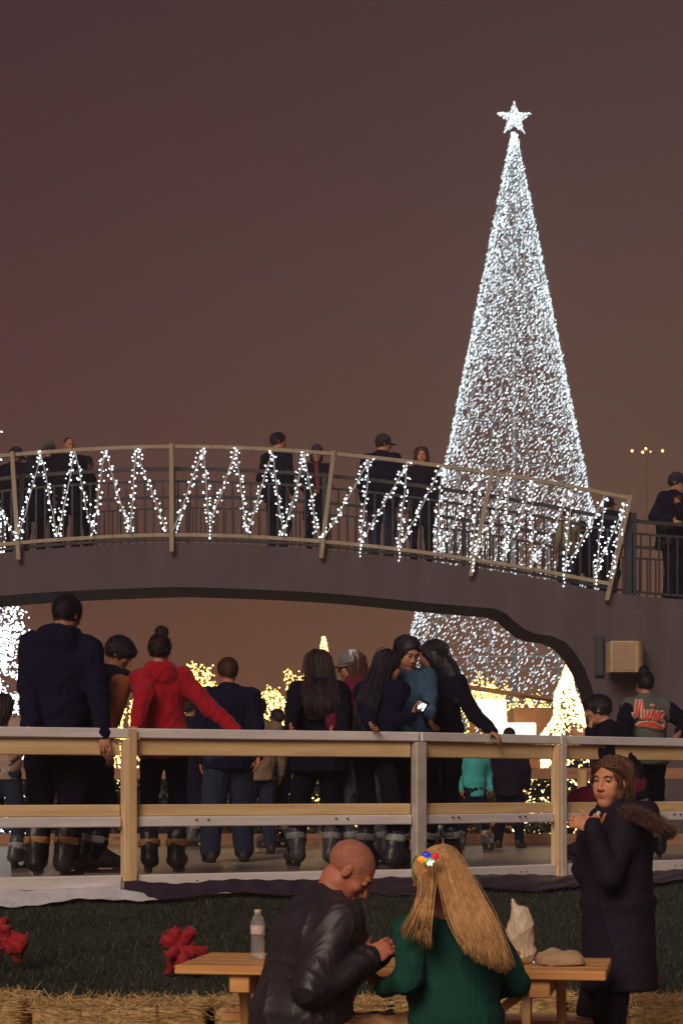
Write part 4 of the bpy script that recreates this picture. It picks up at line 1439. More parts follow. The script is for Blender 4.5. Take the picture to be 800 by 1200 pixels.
            if st in ('long', 'longside') and nl:
                gs = []
                for az in hair.get('az', (-85, -45, 0, 45, 85)):
                    a_ = R(az); q = []
                    for e_ in (80, 52, 25, 0):
                        ee = R(e_)
                        q.append(hp(math.sin(a_) * math.cos(ee) * .083 * vol, -math.cos(a_) * math.cos(ee) * .102 * vol - .016, .034 + math.sin(ee) * .093 * vol))
                    for c_, w1, w2 in pts[1:]:
                        q.append(c_ + Rc * math.sin(a_) * w1 * .95 - Fc * (math.cos(a_) * w2 * .9 + .006))
                    gs.append(q)
                locks(body, gs, m, nl, hair.get('lr', .0027), seed, .010, parent=ho_)
            if short: tufts(V_last['hair'], m, ho_, hp(0, -.02, .03), Uh, Fh, seed, hair.get('tuft', 1.0) * k)
        if st == 'stubble':
            shell('hair', [Ell(hp(0, -.016, .036), (.0765 * k, .0955 * k, .084 * k), MH, k=.02),
                           Ell(hp(0, .105, -.02), (.08 * k, .08 * k, .1 * k), MH, k=.012, op='s'),
                           Ell(hp(0, .0, -.105), (.12 * k, .12 * k, .075 * k), MH, k=.01, op='s')], res, m, body)
        if hair.get('cap'):
            c = hair['cap']
            pr = [Ell(hp(0, -.014, .045), (.09 * k, .108 * k, .1 * k), MH, k=.01),
                  Ecy(hp(0, 0, -.12), hp(0, 0, .025), (.2, .2), (.2, .2), Rh, k=.006, op='s', rnd=.005)]
            cp = shell('cap', pr, max(res * .8, .005), c['mat'], body, it=1)
            if c.get('brim', True):
                s_ = c.get('dir', 1)
                m2 = MB(); vs = []; fs = []
                n = 14
                for j in range(2):
                    for i in range(n + 1):
                        a = math.pi * i / n
                        for rr, uu in ((.075, .032), (.16, .018)):
                            r_ = rr * (1.0 if rr < .1 else 1)
                            ww = math.sin(a) * (r_ if rr > .1 else .09)
                            vs.append(Vector(hp(math.cos(a) * .082, s_ * (.02 + (ww if rr > .1 else ww * .9)), uu + (.004 if j else 0) - .012 * math.cos(a) ** 2)))
                W = (n + 1) * 2
                for i in range(n):
                    a0 = i * 2
                    fs += [(a0, a0 + 1, a0 + 3, a0 + 2), (W + a0 + 2, W + a0 + 3, W + a0 + 1, W + a0),
                           (a0 + 1, W + a0 + 1, W + a0 + 3, a0 + 3), (a0 + 2, W + a0 + 2, W + a0, a0)]
                m2.add(vs, fs, True)
                m2.build('brim', c.get('brimmat', c['mat']), cp)
            if c.get('panel'):
                pr = [Ell(hp(0, -.0145, .0455), (.0915 * k, .1095 * k, .1015 * k), MH, k=.01),
                      Ecy(hp(0, 0, -.12), hp(0, 0, .028), (.2, .2), (.2, .2), Rh, k=.006, op='s', rnd=.005),
                      Ell(hp(0, .1, .05), (.2 * k, .12 * k, .2 * k), MH, k=.004, op='s')]
                shell('mesh_panel', pr, max(res * .7, .005), c['panel'], cp, it=1)
        if hair.get('beanie'):
            pr = [Ell(hp(0, -.014, .05), (.092 * k, .108 * k, .105 * k), MH, k=.01),
                  Ecy(hp(0, 0, -.12), hp(0, 0, .015), (.2, .2), (.2, .2), Rh, k=.006, op='s', rnd=.005),
                  Ecy(hp(0, -.01, .005), hp(0, -.01, .045), (.094 * k, .11 * k), (.096 * k, .112 * k), Rh, k=.006, rnd=.01)]
            shell('beanie', pr, res, hair['beanie'], body, fold=.002, freq=30)
    if face:
        for s in (-1, 1):
            c = hp(s * .0315, .0735, .012)
            shell('eyebrow', [Cap(hp(s * .016, .0925, .030), hp(s * .034, .0905, .035), .0028 * k, .003 * k, k=.004),
                              Cap(hp(s * .034, .0905, .035), hp(s * .052, .078, .031), .003 * k, .0016 * k, k=.004)], .0022, face['brow'], body, it=1)
            shell('eyelid', [Ell(hp(s * .0315, .0738, .0105), (.0145 * k, .0128 * k, .0105 * k) if face.get('closed') else (1e-4, 1e-4, 1e-4), MH, k=.002), Ell(hp(s * .0315, .0742, .0175), (.0155 * k, .0138 * k, .0085 * k), MH, k=.002)], .0022, skinm, body, it=1)
            shell('eyelash', [Cap(hp(s * .019, .0862, .0085 if not face.get('closed') else .004), hp(s * .0315, .0885, .0115 if not face.get('closed') else .001), .0011, .0013, k=.001), Cap(hp(s * .0315, .0885, .0115 if not face.get('closed') else .001), hp(s * .046, .081, .009 if not face.get('closed') else .004), .0013, .0011, k=.001)], .001, face['brow'], body, it=0)
            if face.get('closed'): continue
            e = shell('eye', [Ell(c, (.0120 * k,) * 3, MH, k=.001)], .0025, EYE, body, it=0)
            ic = hp(s * .0315 + face.get('gaze', 0) * .004, .0835, .0105 + face.get('down', 0) * -.003)
            shell('iris', [Ell(ic, (.0055 * k, .0035 * k, .0055 * k), MH, k=.001)], .0016, IRIS, e, it=0)
        shell('lips', [Ell(hp(0, .0885, -.0575), (.0225 * k, .0095 * k, .0048 * k), MH, k=.002),
                       Ell(hp(0, .0875, -.0675), (.0185 * k, .0098 * k, .0062 * k), MH, k=.002),
                       Cap(hp(-.022, .094, -.0622), hp(.022, .094, -.0622), .0016, k=.003, op='s'),
                       ], .0022, face['lip'], body, it=1)
    info = dict(body=body, Hc=Hc, MH=MH, hp=hp, Nk=Nk, Rc=Rc, Fc=Fc, S=S, S2=S2, chest=chest, sh=sh, el=el, wr=wr, hd=hd, P0=P0, k=k, kn=kn, an=an, hips=hips, shc=shc, mid=mid, F=F, Rt=Rt)
    P_last[0] = info
    return info


def tufts(VQ, mat, parent, c, up, fw, seed, s=1.0, n=2400):
    """short hairs lying over the cropped hair surface"""
    V, Q = VQ
    nn = normals(V, Q); r_ = np.random.RandomState(seed)
    out = ((V - c) * nn).sum(1) > .0
    idx = np.nonzero(out)[0]; idx = idx[r_.randint(0, len(idx), n)]
    P, n_ = V[idx], nn[idx]
    flow = -up * .8 - fw * .45 + r_.normal(size=(n, 3)) * .38
    flow = flow - n_ * (flow * n_).sum(1)[:, None] * .9
    flow /= np.linalg.norm(flow, axis=1, keepdims=True)
    A = np.cross(flow, n_); A /= np.linalg.norm(A, axis=1, keepdims=True) + 1e-9
    L = (.022 + .026 * r_.rand(n))[:, None] * s; w_ = .0026 * s
    m1 = P + flow * L * .5 + n_ * (.004 + .004 * r_.rand(n))[:, None] * s
    m2 = P + flow * L + n_ * (.002 + .012 * r_.rand(n))[:, None] * s
    TV = np.stack([P - A * w_, P + A * w_, m1 + A * w_ * .8, m1 - A * w_ * .8, m2], 1).reshape(-1, 3)
    b = (np.arange(n) * 5)[:, None]
    F = np.concatenate([b + np.array([[0, 1, 2, 3]]), b + np.array([[3, 2, 4, 4]])])
    me = bpy.data.meshes.new('cropped_strands')
    me.from_pydata([tuple(v) for v in TV], [], [tuple(f) if f[2] != f[3] else tuple(f[:3]) for f in F.tolist()])
    me.materials.append(mat)
    return link_mesh('cropped_strands', me, None, parent)


def locks(body, guides, mat, n, r0, seed, jit=.012, name='locks', parent=None, end=.18):
    """fine locks interpolated between neighbouring guide lines that run from crown to tip"""
    r_ = np.random.RandomState(seed)
    G = [np.array(g, float) for g in guides]
    m = MB()
    for _ in range(n):
        u = r_.rand() * (len(G) - 1); i = min(int(u), len(G) - 2); f = u - i
        P = G[i] * (1 - f) + G[i + 1] * f
        T = np.linspace(0, len(P) - 1, 15) * (1 - end + end * r_.rand())
        Q = []
        j1, j2 = r_.normal(size=3) * jit, r_.normal(size=3) * jit
        ph = r_.rand() * 6
        for t in T:
            k_ = min(int(t), len(P) - 2); x = t - k_
            p0 = P[max(k_ - 1, 0)]; p1 = P[k_]; p2 = P[k_ + 1]; p3 = P[min(k_ + 2, len(P) - 1)]
            p = .5 * ((2 * p1) + (-p0 + p2) * x + (2 * p0 - 5 * p1 + 4 * p2 - p3) * x * x + (-p0 + 3 * p1 - 3 * p2 + p3) * x ** 3)
            s_ = t / (len(P) - 1)
            p = p + j1 * s_ ** .7 + j2 * math.sin(s_ * 3.1) + np.array([1, .3, 0]) * .003 * math.sin(s_ * 9 + ph)
            Q.append(Vector(p))
        rr = r0 * (.5 + .9 * r_.rand())
        m.tube(Q, [rr * (.5 + .5 * math.sin(math.pi * (q + 1) / 16)) for q in range(15)], 5)
    return m.build(name, mat, parent or body)


def mc0(a, b): return list(((v3(a) + v3(b)) / 2)[:2])
# ------------------------------------------------------------------ picnic table
AN = math.atan2(8.47 - 8.79, 1.14 + .726)
TB = empty('picnic_table', (0.252, 8.98, 0), AN)
put(TB, 'orange stained wooden trestle table with attached benches in front of the straw bales', 'picnic table')
def tpart(name, lo, hi, mat=CEDAR, bev=.005, rot=None):
    c = (Vector(lo) + Vector(hi)) / 2; h = (Vector(hi) - Vector(lo)) / 2
    m = MB(); m.box(-h, h, bev); o = m.build(name, mat, TB); o.location = c
    if rot: o.rotation_euler = rot
    return o
Lh_ = .945
for k_ in range(4):
    tpart('tabletop_plank', (-Lh_, -.345 + k_ * .1735, .722), (Lh_, -.345 + k_ * .1735 + .168, .762))
for sx in (-1, 1):
    tpart('cleat', (sx * .66 - .045, -.31, .640), (sx * .66 + .045, .31, .7195))
for sx in (-1, 1):
    for sy in (-1, 1):
        m = MB(); m.box((-.02, -.045, -.40), (.02, .045, .40), .004)
        o = m.build('leg', CEDARV, TB); o.location = (sx * (.66 + sy * .068) - .0, sy * .19, .362); o.rotation_euler = (R(sy * 18), 0, 0)
    m = MB(); m.box((-.02, -.78, -.045), (.02, .78, .045), .004)
    o = m.build('seat_support', CEDARV, TB); o.location = (sx * .61 if sx < 0 else .71, 0, .36)
    m = MB(); m.beam((sx * .60, 0, .66), (sx * .18, 0, .33), .04, .08, up=(0, 1, 0)); m.build('brace', CEDAR, TB)
for sy in (-1, 1):
    for k_ in range(2):
        y = sy * (.62 + k_ * .14)
        tpart('bench_plank', (-Lh_, y - .065, .408), (Lh_, y + .065, .446))

# water bottle
cb = at(302, 1124, 9.12); cb.z = .762
BT_ = empty('water_bottle', cb); put(BT_, 'half full clear plastic water bottle standing at the left of the table behind the man', 'bottle')
gl, gnt2, gb2 = newmat('clear plastic'); gb2.inputs['Transmission Weight'].default_value = .85; gb2.inputs['Roughness'].default_value = .06; gb2.inputs['IOR'].default_value = 1.2; gb2.inputs['Base Color'].default_value = (.9, .92, .95, 1)
prof = [(.012, .0), (.030, .002), (.033, .010)]
for k_ in range(9): prof += [(.0325, .016 + k_ * .0105), (.0305, .021 + k_ * .0105)]
prof += [(.0325, .112), (.0325, .155), (.031, .165), (.024, .188), (.0145, .202), (.0135, .208)]
MB().lathe(prof, n=24).build('bottle_shell', gl, BT_)
MB().lathe([(.0136, .206), (.0165, .207), (.0165, .224), (.014, .2262), (.002, .2265)], n=20).build('cap', surf('white cap', (.6, .45, .4), .4), BT_)
MB().lathe([(.0334, .114), (.0337, .116), (.0337, .151), (.0334, .153)], n=24).build('label', surf('bottle label', (.5, .30, .26), .5, col2=(.75, .7, .72), scale=(40, 40, 40)), BT_)

# white carrier bag
cb = at(607, 1134, 8.86); cb.z = .764
PB = empty('carrier_bag', cb); put(PB, 'crumpled white plastic carrier bag standing on the table behind the blonde hair', 'bag')
BAGM = surf('bag plastic', (.62, .50, .36), .4, scale=(9, 9, 9), var=.12, bump=.002, bscale=30)
BAGM.node_tree.nodes['Principled BSDF'].inputs['Subsurface Weight'].default_value = .1
shell('bag_body', [Ell((0, 0, .09), (.075, .06, .10), k=.04), Ell((.012, 0, .17), (.055, .045, .09), k=.04), Ecy((0, 0, .0), (0, 0, .06), (.075, .06), (.08, .06), (1, 0, 0), k=.03),
                   Cap((-.005, 0, .22), (-.028, 0, .285), .022, .008, k=.03), Cap((.035, 0, .20), (.04, 0, .235), .025, .012, k=.03)], .005, BAGM, PB, fold=.011, freq=28, seed=4)
m = MB(); m.lathe([(.001, 0), (.018, .001), (.018, .003), (.001, .004)], (0, 0, 0), 12)
shell('red_print', [Ell((-.012, -.062, .05), (.02, .006, .016), k=.002)], .004, surf('red print', (.5, .12, .06), .5), PB, fold=.002, freq=30)

cb = at(657, 1137, 8.78); cb.z = .764
FB = empty('food_wrapper', cb, R(-8)); put(FB, 'low folded brown paper food wrapper lying on the right end of the table', 'wrapper')
shell('paper', [Ell((0, 0, .03), (.105, .075, .038), k=.02), Ecy((0, 0, 0), (0, 0, .035), (.115, .08), (.10, .07), (1, 0, 0), k=.02, rnd=.01), Cap((-.09, 0, .035), (-.03, 0, .06), .02, .02, k=.03)], .005,
      surf('kraft paper', (.45, .30, .17), .75, scale=(12, 12, 12), var=.12, bump=.001, bscale=50), FB, fold=.008, freq=22, seed=12)
shell('foil', [Ell((-.118, -.03, .012), (.014, .012, .012), k=.01)], .003, surf('foil', (.7, .7, .72), .25, metallic=1), FB, fold=.004, freq=80)
# ------------------------------------------------------------------ people
S1 = skin('fair', (.50, .24, .15)); S2m = skin('medium', (.42, .19, .115)); S3 = skin('ruddy', (.50, .175, .105)); S4 = skin('brown', (.26, .12, .075))
S5 = skin('dim', (.30, .13, .09))
HB = hairmat('black', (.008, .007, .016), (.03, .022, .035)); HD = hairmat('dark brown', (.018, .009, .012), (.055, .028, .025))
HBR = hairmat('brown', (.05, .02, .015), (.13, .06, .035)); HRD = hairmat('auburn', (.06, .018, .015), (.13, .045, .03))
NAVY = fabric('navy black', (.007, .0065, .026), spec=.1); BLK = fabric('black', (.007, .006, .016), spec=.1); BLK2 = fabric('warm black', (.012, .008, .020), spec=.1)
DEN = fabric('denim', (.022, .028, .060)); DEN2 = fabric('blue denim jacket', (.04, .09, .16)); GREYJ = fabric('pale jeans', (.13, .13, .19))
REDF = fabric('red sweater', (.34, .006, .020), sheen=.1); MAR = fabric('maroon', (.13, .01, .035)); BEI = fabric('beige', (.22, .15, .10))
PINKG = fabric('pale grey jacket', (.35, .25, .22)); TEAL = fabric('teal', (.06, .38, .38)); ORG = fabric('orange shirt', (.38, .13, .06))
GRN = fabric('grey green varsity', (.095, .105, .10)); BOOT = surf('boot plastic', (.02, .018, .03), .4, var=.3); BOOTG = surf('grey boot plastic', (.07, .07, .085), .4, var=.3)
CUFG = surf('grey strap', (.30, .31, .34), .4, var=.2); CUFT = surf('amber strap', (.42, .22, .08), .45, var=.3)
SHOE = surf('dark shoe', (.03, .02, .02), .6, var=.3)
LIP = surf('lip', (.38, .10, .08), .4, var=.05)
BROW = surf('brow', (.07, .035, .025), .8); BROWD = surf('dark brow', (.02, .012, .012), .8)


def SK(boot=BOOT, cuff=CUFG, out=.2): return ('skate', boot, {'cuff': cuff, 'out': out})
def SH(m=SHOE): return ('shoe', m, {'out': .2})
def loc_(px, Y, z): return Vector(((px - CX) * Y / FPX, Y, z))
def H_(px, py, Y, loc): return at(px, py, Y) - loc


rk = 'skaters on the rink'
# -- tall man, black hooded top, back against the rail
L = loc_(62, 13.36, ZR)
person('tall man in a black hooded sweatshirt, back to us, beside the red-sweater girl and boy', L, 1.84, yaw=12, lean=1, side=6, head=(16, 16, 4), res=.009, girth=1.08,
       lh=H_(36, 862, 13.1, L), rh=H_(120, 858, 13.16, L), le=(-1, -.3, -.4), re=(1, -.1, -.6), lf=(-.12, .02), rf=(.10, .0),
       top=dict(mat=NAVY, bulk=.05, len=.20, hood=1.15, fold=.011, freq=9), legs=dict(mat=BLK, bulk=.035), shoes=SK(BOOT, CUFT), hair=dict(style='short', mat=HB), skinm=S2m, group=rk, seed=1,
       hpose={1: dict(dir=(.2, -.35, -.9), palm=(-.1, .9, -.1), curl=18), -1: dict(dir=(0, -.5, -.8), curl=30)})
# -- boy looking down to the right
L = loc_(105, 13.75, ZR)
person('boy with black fringe, orange sleeves and dark vest, head bowed to the right', L, 1.64, yaw=48, lean=19, head=(48, 34, 4), res=.009,
       lh=H_(97, 905, 13.5, L), rh=H_(118, 892, 13.50, L), re=(-.3, -1, -.3), lf=(-.14, .05), rf=(.10, -.02),
       top=dict(mat=BLK2, bulk=.03, len=.16, sleeve=.95, fold=.009, sb=.45), legs=dict(mat=BLK, bulk=.03), shoes=SK(BOOT, CUFG, .6), hair=dict(style='short', mat=HB, vol=1.07, fringe=1), skinm=S2m, group=rk, seed=2,
       hpose={1: dict(dir=(.5, -.2, -.8), palm=(-.6, .6, 0), curl=35)})
boy = P_last[0]
for s in (-1, 1):
    k_ = boy['k']
    shell('shirt_sleeve', [Cap(boy['sh'][s] + (boy['el'][s] - boy['sh'][s]) * .1, boy['el'][s], .088 * k_, .076 * k_, k=.03), Cap(boy['el'][s], boy['wr'][s], .074 * k_, .058 * k_, k=.02)], .009, ORG, boy['body'], fold=.007, freq=26, seed=5 + s)
# -- girl in the red sweater
L = loc_(192, 13.75, ZR)
girl = person('girl in a red hooded sweater, hair in a topknot, arms spread along the rail', L, 1.60, yaw=-2, lean=-2, side=-3, head=(4, 6, 2), res=.008, female=True, girth=.95,
       lh=H_(159, 850, 13.42, L), rh=H_(280, 860, 13.68, L), le=(.35, -1, -.2), re=(.35, -.3, -.7), lf=(-.10, .0), rf=(.09, .0),
       top=dict(mat=REDF, bulk=.042, len=.13, hood=1.0, fold=.013, freq=9, name='sweater'), legs=dict(mat=BLK, bulk=.012), shoes=SK(BOOT, CUFT), hair=dict(style='bun', mat=HD, at=(.012, -.03, .145)), skinm=S1, group=rk, seed=3,
       hpose={-1: dict(dir=(-.25, -.75, -.5), palm=(.1, .35, -.9), curl=32), 1: dict(dir=(.7, -.5, -.45), palm=(0, .3, -.95), curl=32)})
# -- man in the dark jacket, farther in
L = loc_(268, 16.4, ZR)
person('man with short brown hair in a navy jacket and baggy jeans, facing away', L, 1.69, yaw=-8, lean=3, head=(-4, 6, 0), girth=1.12, res=.011,
       rh=H_(302, 888, 16.2, L), re=(1, -.3, -.3), lh=H_(236, 890, 16.4, L), lf=(-.16, -.1), rf=(.13, .05),
       top=dict(mat=NAVY, bulk=.045, len=.16, collar=.05, fold=.010), legs=dict(mat=DEN, bulk=.045, flare=.0), shoes=SH(), hair=dict(style='short', mat=HBR), skinm=S3, group=rk, seed=4)
L = loc_(304, 18.4, ZR)
person('small boy in a beige jacket past the shoulder of the navy-jacketed man', L, 1.44, yaw=-20, head=(-8, 4, 0), res=.012, top=dict(mat=BEI, bulk=.035, len=.12), legs=dict(mat=DEN, bulk=.03), shoes=SH(),
       hair=dict(style='short', mat=HD), skinm=S5, group=rk, seed=5)
# -- woman with long dark hair
L = loc_(374, 14.75, ZR)
person('woman with long dark hair down a black coat, back turned, beside the trucker cap', L, 1.56, yaw=-6, lean=6, head=(4, 12, 0), res=.009, female=True, girth=1.25, lh=H_(338, 862, 14.2, L), rh=H_(402, 862, 14.4, L), le=(-1, 0, -.5), re=(1, 0, -.5),
       top=dict(mat=BLK, bulk=.045, len=.22, hood=.8, fold=.010, freq=9), legs=dict(mat=BLK, bulk=.03), shoes=SK(BOOTG, CUFG, .3), hair=dict(style='long', mat=HRD if False else HD, length=.30, vol=1.14, wide=1.5), skinm=S2m, group=rk, seed=6, lf=(-.17, .05), rf=(.09, .0))
# -- person in cap and maroon top
L = loc_(424, 14.95, ZR)
person('auburn-haired girl in a maroon top and a grey trucker cap with a white mesh back', L, 1.575, yaw=-35, lean=9, head=(-55, 10, 0), res=.009, female=True, girth=1.1, lh=H_(386, 862, 14.4, L), rh=H_(415, 864, 14.3, L), le=(-1, 0, -.6), re=(1, -.4, -.6),
       top=dict(mat=MAR, bulk=.04, len=.12, hood=.9, fold=.010), legs=dict(mat=GREYJ, bulk=.02), shoes=SK(BOOTG, CUFG, .1),
       hair=dict(style='long', mat=HRD, length=.16, vol=1.04, cap=dict(mat=fabric('grey cap', (.16, .16, .17)), panel=fabric('white mesh', (.62, .62, .62)))), skinm=S2m, group=rk, seed=8, lf=(-.10, .02), rf=(.13, -.1))
# -- woman with long black hair leaning over the rail
L = loc_(450, 14.30, ZR)
lw = person('woman with very long black hair leaning her forearm on the rail beside the phone', L, 1.56, yaw=32, lean=17, twist=0, head=(38, 16, 0), res=.008, female=True, girth=1.05,
       lh=H_(438, 866, 13.75, L), rh=H_(484, 838, 14.05, L), le=(-.9, -.2, -.5), re=(.2, -.8, -1), pelvis=(-.03, -.12),
       top=dict(mat=NAVY, bulk=.035, len=.12, fold=.010), legs=dict(mat=BLK, bulk=.015), shoes=SK(BOOT, CUFG, .1), hair=dict(style='long', mat=HB, length=.42, vol=1.07, wide=.95), skinm=S2m, group=rk, seed=10, lf=(-.12, -.05), rf=(.12, -.05),
       hpose={1: dict(dir=(.25, -.2, .9), palm=(.75, -.3, .0), curl=34)})
# -- woman in denim jacket, phone between her hands
L = loc_(486, 14.70, ZR)
dw = person('dark-haired woman in a blue denim jacket bending her face toward a lit phone', L, 1.66, yaw=160, lean=4, side=9, head=(-10, 26, 0), res=.008, female=True, girth=1.0,
       rh=H_(478, 862, 14.4, L), lh=H_(503, 838, 14.22, L), le=(1, -.3, -.8), re=(-.5, -.8, -.8),
       top=dict(mat=DEN2, bulk=.032, len=.10, collar=.03, fold=.010), legs=dict(mat=BLK, bulk=.012), shoes=SK(BOOT, CUFG), hair=dict(style='long', mat=HB, length=.2, vol=1.05), skinm=S1, group=rk, seed=12,
       face=dict(down=1, brow=BROWD, lip=LIP), hpose={-1: dict(dir=(-.45, -.1, .85), palm=(-.75, .3, .2), curl=36)})
# -- woman in black jacket, arm along the rail
L = loc_(514, 14.95, ZR)
aw = person('woman with swept-back black hair, black jacket arm stretched along the rail to the right', L, 1.66, yaw=-150, lean=14, side=-2, head=(78, 14, 10), res=.008, female=True, girth=1.0,
       lh=H_(577, 858, 14.60, L), rh=H_(508, 858, 14.4, L), le=(.3, .2, -.8), re=(-.5, -.6, -.6), pelvis=(0, -.06),
       top=dict(mat=BLK, bulk=.03, len=.1, fold=.008), legs=dict(mat=BLK, bulk=.012), shoes=SK(BOOT, CUFG), hair=dict(style='longside', mat=HB, vol=1.03,
       fall=[(0, -.05, 0, .08, .06), (.0, -.10, -.10, .07, .045), (.02, -.13, -.26, .06, .035), (.03, -.14, -.42, .035, .02)]), skinm=S1, group=rk, seed=14,
       face=dict(down=1, brow=BROWD, lip=LIP))
PHN = empty('phone', at(494, 829, 14.12))
PHN.rotation_euler = (R(20), R(28), R(10)); put(PHN, 'small phone with a bright white screen held above the rail by the group of women', 'phone')
m = MB(); m.box((-.037, -.005, -.055), (.037, .004, .055), .003); m.build('case', BLACKPL, PHN)
m = MB(); m.box((-.033, .0045, -.05), (.033, .0055, .05)); m.box((-.033, -.007, -.02), (.02, -.0055, .035)); m.build('screen', emit('phone screen', (.85, .92, 1), 1.6), PHN)

# -- far small skaters
L = loc_(556, 18.6, ZR)
person('small child in a teal jacket far out on the rink, seen under the rail', L, 1.0, yaw=160, head=(0, 10, 0), res=.011, top=dict(mat=TEAL, bulk=.035, len=.16), legs=dict(mat=NAVY, bulk=.03), shoes=SK(BOOTG, CUFT), hair=dict(style='long', mat=HD, length=.1), skinm=S5, group=rk, seed=16,
       lf=(-.09, .06), rf=(.13, -.03))
L = loc_(596, 20.2, ZR)
person('child in a dark coat at the far side, only the crown showing above the rail', L, 1.22, yaw=20, res=.013, top=dict(mat=BLK2, bulk=.05, len=.2), legs=dict(mat=BLK, bulk=.03), shoes=SH(), hair=dict(style='short', mat=HD), skinm=S5, group=rk, seed=17)
# -- right side
L = loc_(722, 15.75, ZR)
person('dark-haired boy leaning in profile with his hand to his chin beside the varsity jacket', L, 1.66, lf=(-.15, .15), rf=(.15, .25), yaw=-75, lean=22, seat=.56, head=(-8, 12, 0), res=.009, lh=H_(683, 868, 15.4, L), rh=H_(690, 858, 15.65, L), re=(.3, -.5, -.9), le=(0, -.6, -.8), pelvis=(0, -.12),
       top=dict(mat=BLK, bulk=.035, len=.14, collar=.02), legs=dict(mat=MAR, bulk=.03), shoes=SK(BOOT, CUFG), hair=dict(style='short', mat=HB, vol=1.05, fringe=1), skinm=S1, group=rk, seed=18, face=dict(down=1, brow=BROWD, lip=LIP),
       hpose={1: dict(dir=(.15, .1, 1), palm=(1, .2, .2), curl=50)})
L = loc_(757, 16.35, ZR)
vj = person('girl with a topknot in a grey-green varsity jacket with red script across the back', L, 1.50, yaw=-6, lean=3, head=(-8, 8, 0), res=.008, female=True, girth=1.08, lh=H_(729, 868, 15.95, L), rh=H_(797, 858, 16.1, L), le=(-1, 0, -.7), re=(1, -.1, -.5),
       top=dict(mat=GRN, bulk=.04, len=.10, collar=.05, fold=.005, freq=8, sleeve=.98), legs=dict(mat=BLK, bulk=.02), shoes=SK(BOOT, CUFG), hair=dict(style='bun', mat=HB, at=(-.01, -.03, .135)), skinm=S2m, group=rk, seed=19)
# dark sleeves over the varsity body
for s in (-1, 1):
    b = .04 * vj['k']
    shell('sleeve', [Cap(vj['sh'][s] + (vj['el'][s] - vj['sh'][s]) * .12, vj['el'][s], .058 * vj['k'] + b * .8, .050 * vj['k'] + b * .75, k=.03),
                     Cap(vj['el'][s], vj['wr'][s], .049 * vj['k'] + b * .75, .036 * vj['k'] + b * .6, k=.02)], .009, BLK, vj['body'], fold=.007, freq=12, seed=33 + s)
# script lettering, a raised chenille patch: white backing, red strokes
def script(info, text_strokes, width, origin, tilt, name='lettering'):
    Rc, S, Fc = info['Rc'], info['S2'], info['Fc']
    return
LET = {
 'M': [[(0, .25), (.05, .05), (.12, .0), (.2, .3), (.3, 1.0), (.34, .9), (.33, .3), (.36, .05)], [(.36, .2), (.5, .95), (.58, 1.0), (.58, .3), (.63, .02), (.72, .08)]],
 'u': [[(.74, .5), (.76, .15), (.82, .0), (.9, .1), (.97, .5)], [(.97, .5), (.95, .1), (1.0, .0), (1.06, .1)]],
 'n': [[(1.1, .0), (1.13, .5)], [(1.13, .3), (1.22, .52), (1.28, .45), (1.27, .1), (1.31, .0), (1.38, .08)], [(1.12, .70), (1.17, .80), (1.23, .70), (1.29, .80)]],
 'o': [[(1.55, .5), (1.45, .4), (1.42, .15), (1.5, .0), (1.6, .1), (1.63, .35), (1.55, .5), (1.6, .42), (1.7, .45)]],
 'z': [[(1.72, .45), (1.8, .52), (1.93, .46), (1.76, .06), (1.9, .08), (2.02, .0), (2.06, -.2), (1.92, -.36), (1.5, -.38), (.9, -.30), (.35, -.36)]],
 'tail': [[(.35, -.36), (.55, -.22), (1.1, -.12), (1.7, -.2), (1.95, -.3)], [(.5, -.30), (1.2, -.22), (1.85, -.30)]]}
from mathutils.bvhtree import BVHTree
jk = [c for c in vj['body'].children if c.name.startswith('jacket')][0]
bvh = BVHTree.FromPolygons([v.co for v in jk.data.vertices], [p.vertices for p in jk.data.polygons])
sc_ = .138 / 1.0
org = vj['shc'] - vj['S2'] * .105 - vj['Rc'] * .155 * 1.0
tl = R(-7)
def to_back(u, v, lift_):
    p = org + vj['Rc'] * (u * math.cos(tl) - v * math.sin(tl)) * sc_ + UPV * (u * math.sin(tl) + v * math.cos(tl) * 1.15) * sc_
    hit = bvh.ray_cast(Vector(p - vj['Fc'] * .6), Vector(vj['Fc']))
    q = hit[0] if hit[0] else Vector(p)
    return q - Vector(vj['Fc']) * lift_
for nm, lf_, rr, mt in (('lettering_edge', .004, .0165, surf('chenille white', (.62, .55, .48), .8)), ('lettering', .013, .0095, surf('chenille red', (.62, .08, .05), .8))):
    m = MB()
    for L_ in LET.values():
        for st in L_:
            pts_ = []
            for (a, b_), (c_, d_) in zip(st[:-1], st[1:]):
                for q in range(4): pts_.append(to_back(a + (c_ - a) * q / 4, b_ + (d_ - b_) * q / 4, lf_))
            pts_.append(to_back(*st[-1], lf_))
            m.tube(pts_, rr, 6)
    m.build(nm, mt, vj['body'])

L = loc_(4, 14.4, ZR)
person('child in a pale pinkish-grey jacket cut off by the left edge of the picture', L, 1.22, yaw=20, lean=2, res=.010, rh=H_(22, 884, 14.1, L), top=dict(mat=PINKG, bulk=.04, len=.1, fold=.009), legs=dict(mat=DEN, bulk=.03), shoes=SK(BOOTG, CUFG), hair=dict(style='long', mat=HD, length=.12), skinm=S4, group=rk, seed=21)
for px_, Y_, h_, mt, lb, yw in ((222, 19.6, 1.42, BLK2, 'dim skater in dark clothes far behind the girl in the red sweater', 60), (326, 19.2, 1.30, NAVY, 'dim skater in navy far behind, left of the long-haired woman', -50), (395, 20.0, 1.35, BLK2, 'dim skater far out on the rink behind the maroon top', 100),
                           (523, 20.4, 1.28, NAVY, 'dim skater far out on the rink behind the black-jacketed woman', 30)):
    L = loc_(px_, Y_, ZR)
    person(lb, L, h_, yaw=yw, res=.014, top=dict(mat=mt, bulk=.04, len=.15), legs=dict(mat=NAVY, bulk=.03), shoes=SK(BOOTG, CUFG), hair=dict(style='short', mat=HD), skinm=S5, group=rk, seed=int(px_))

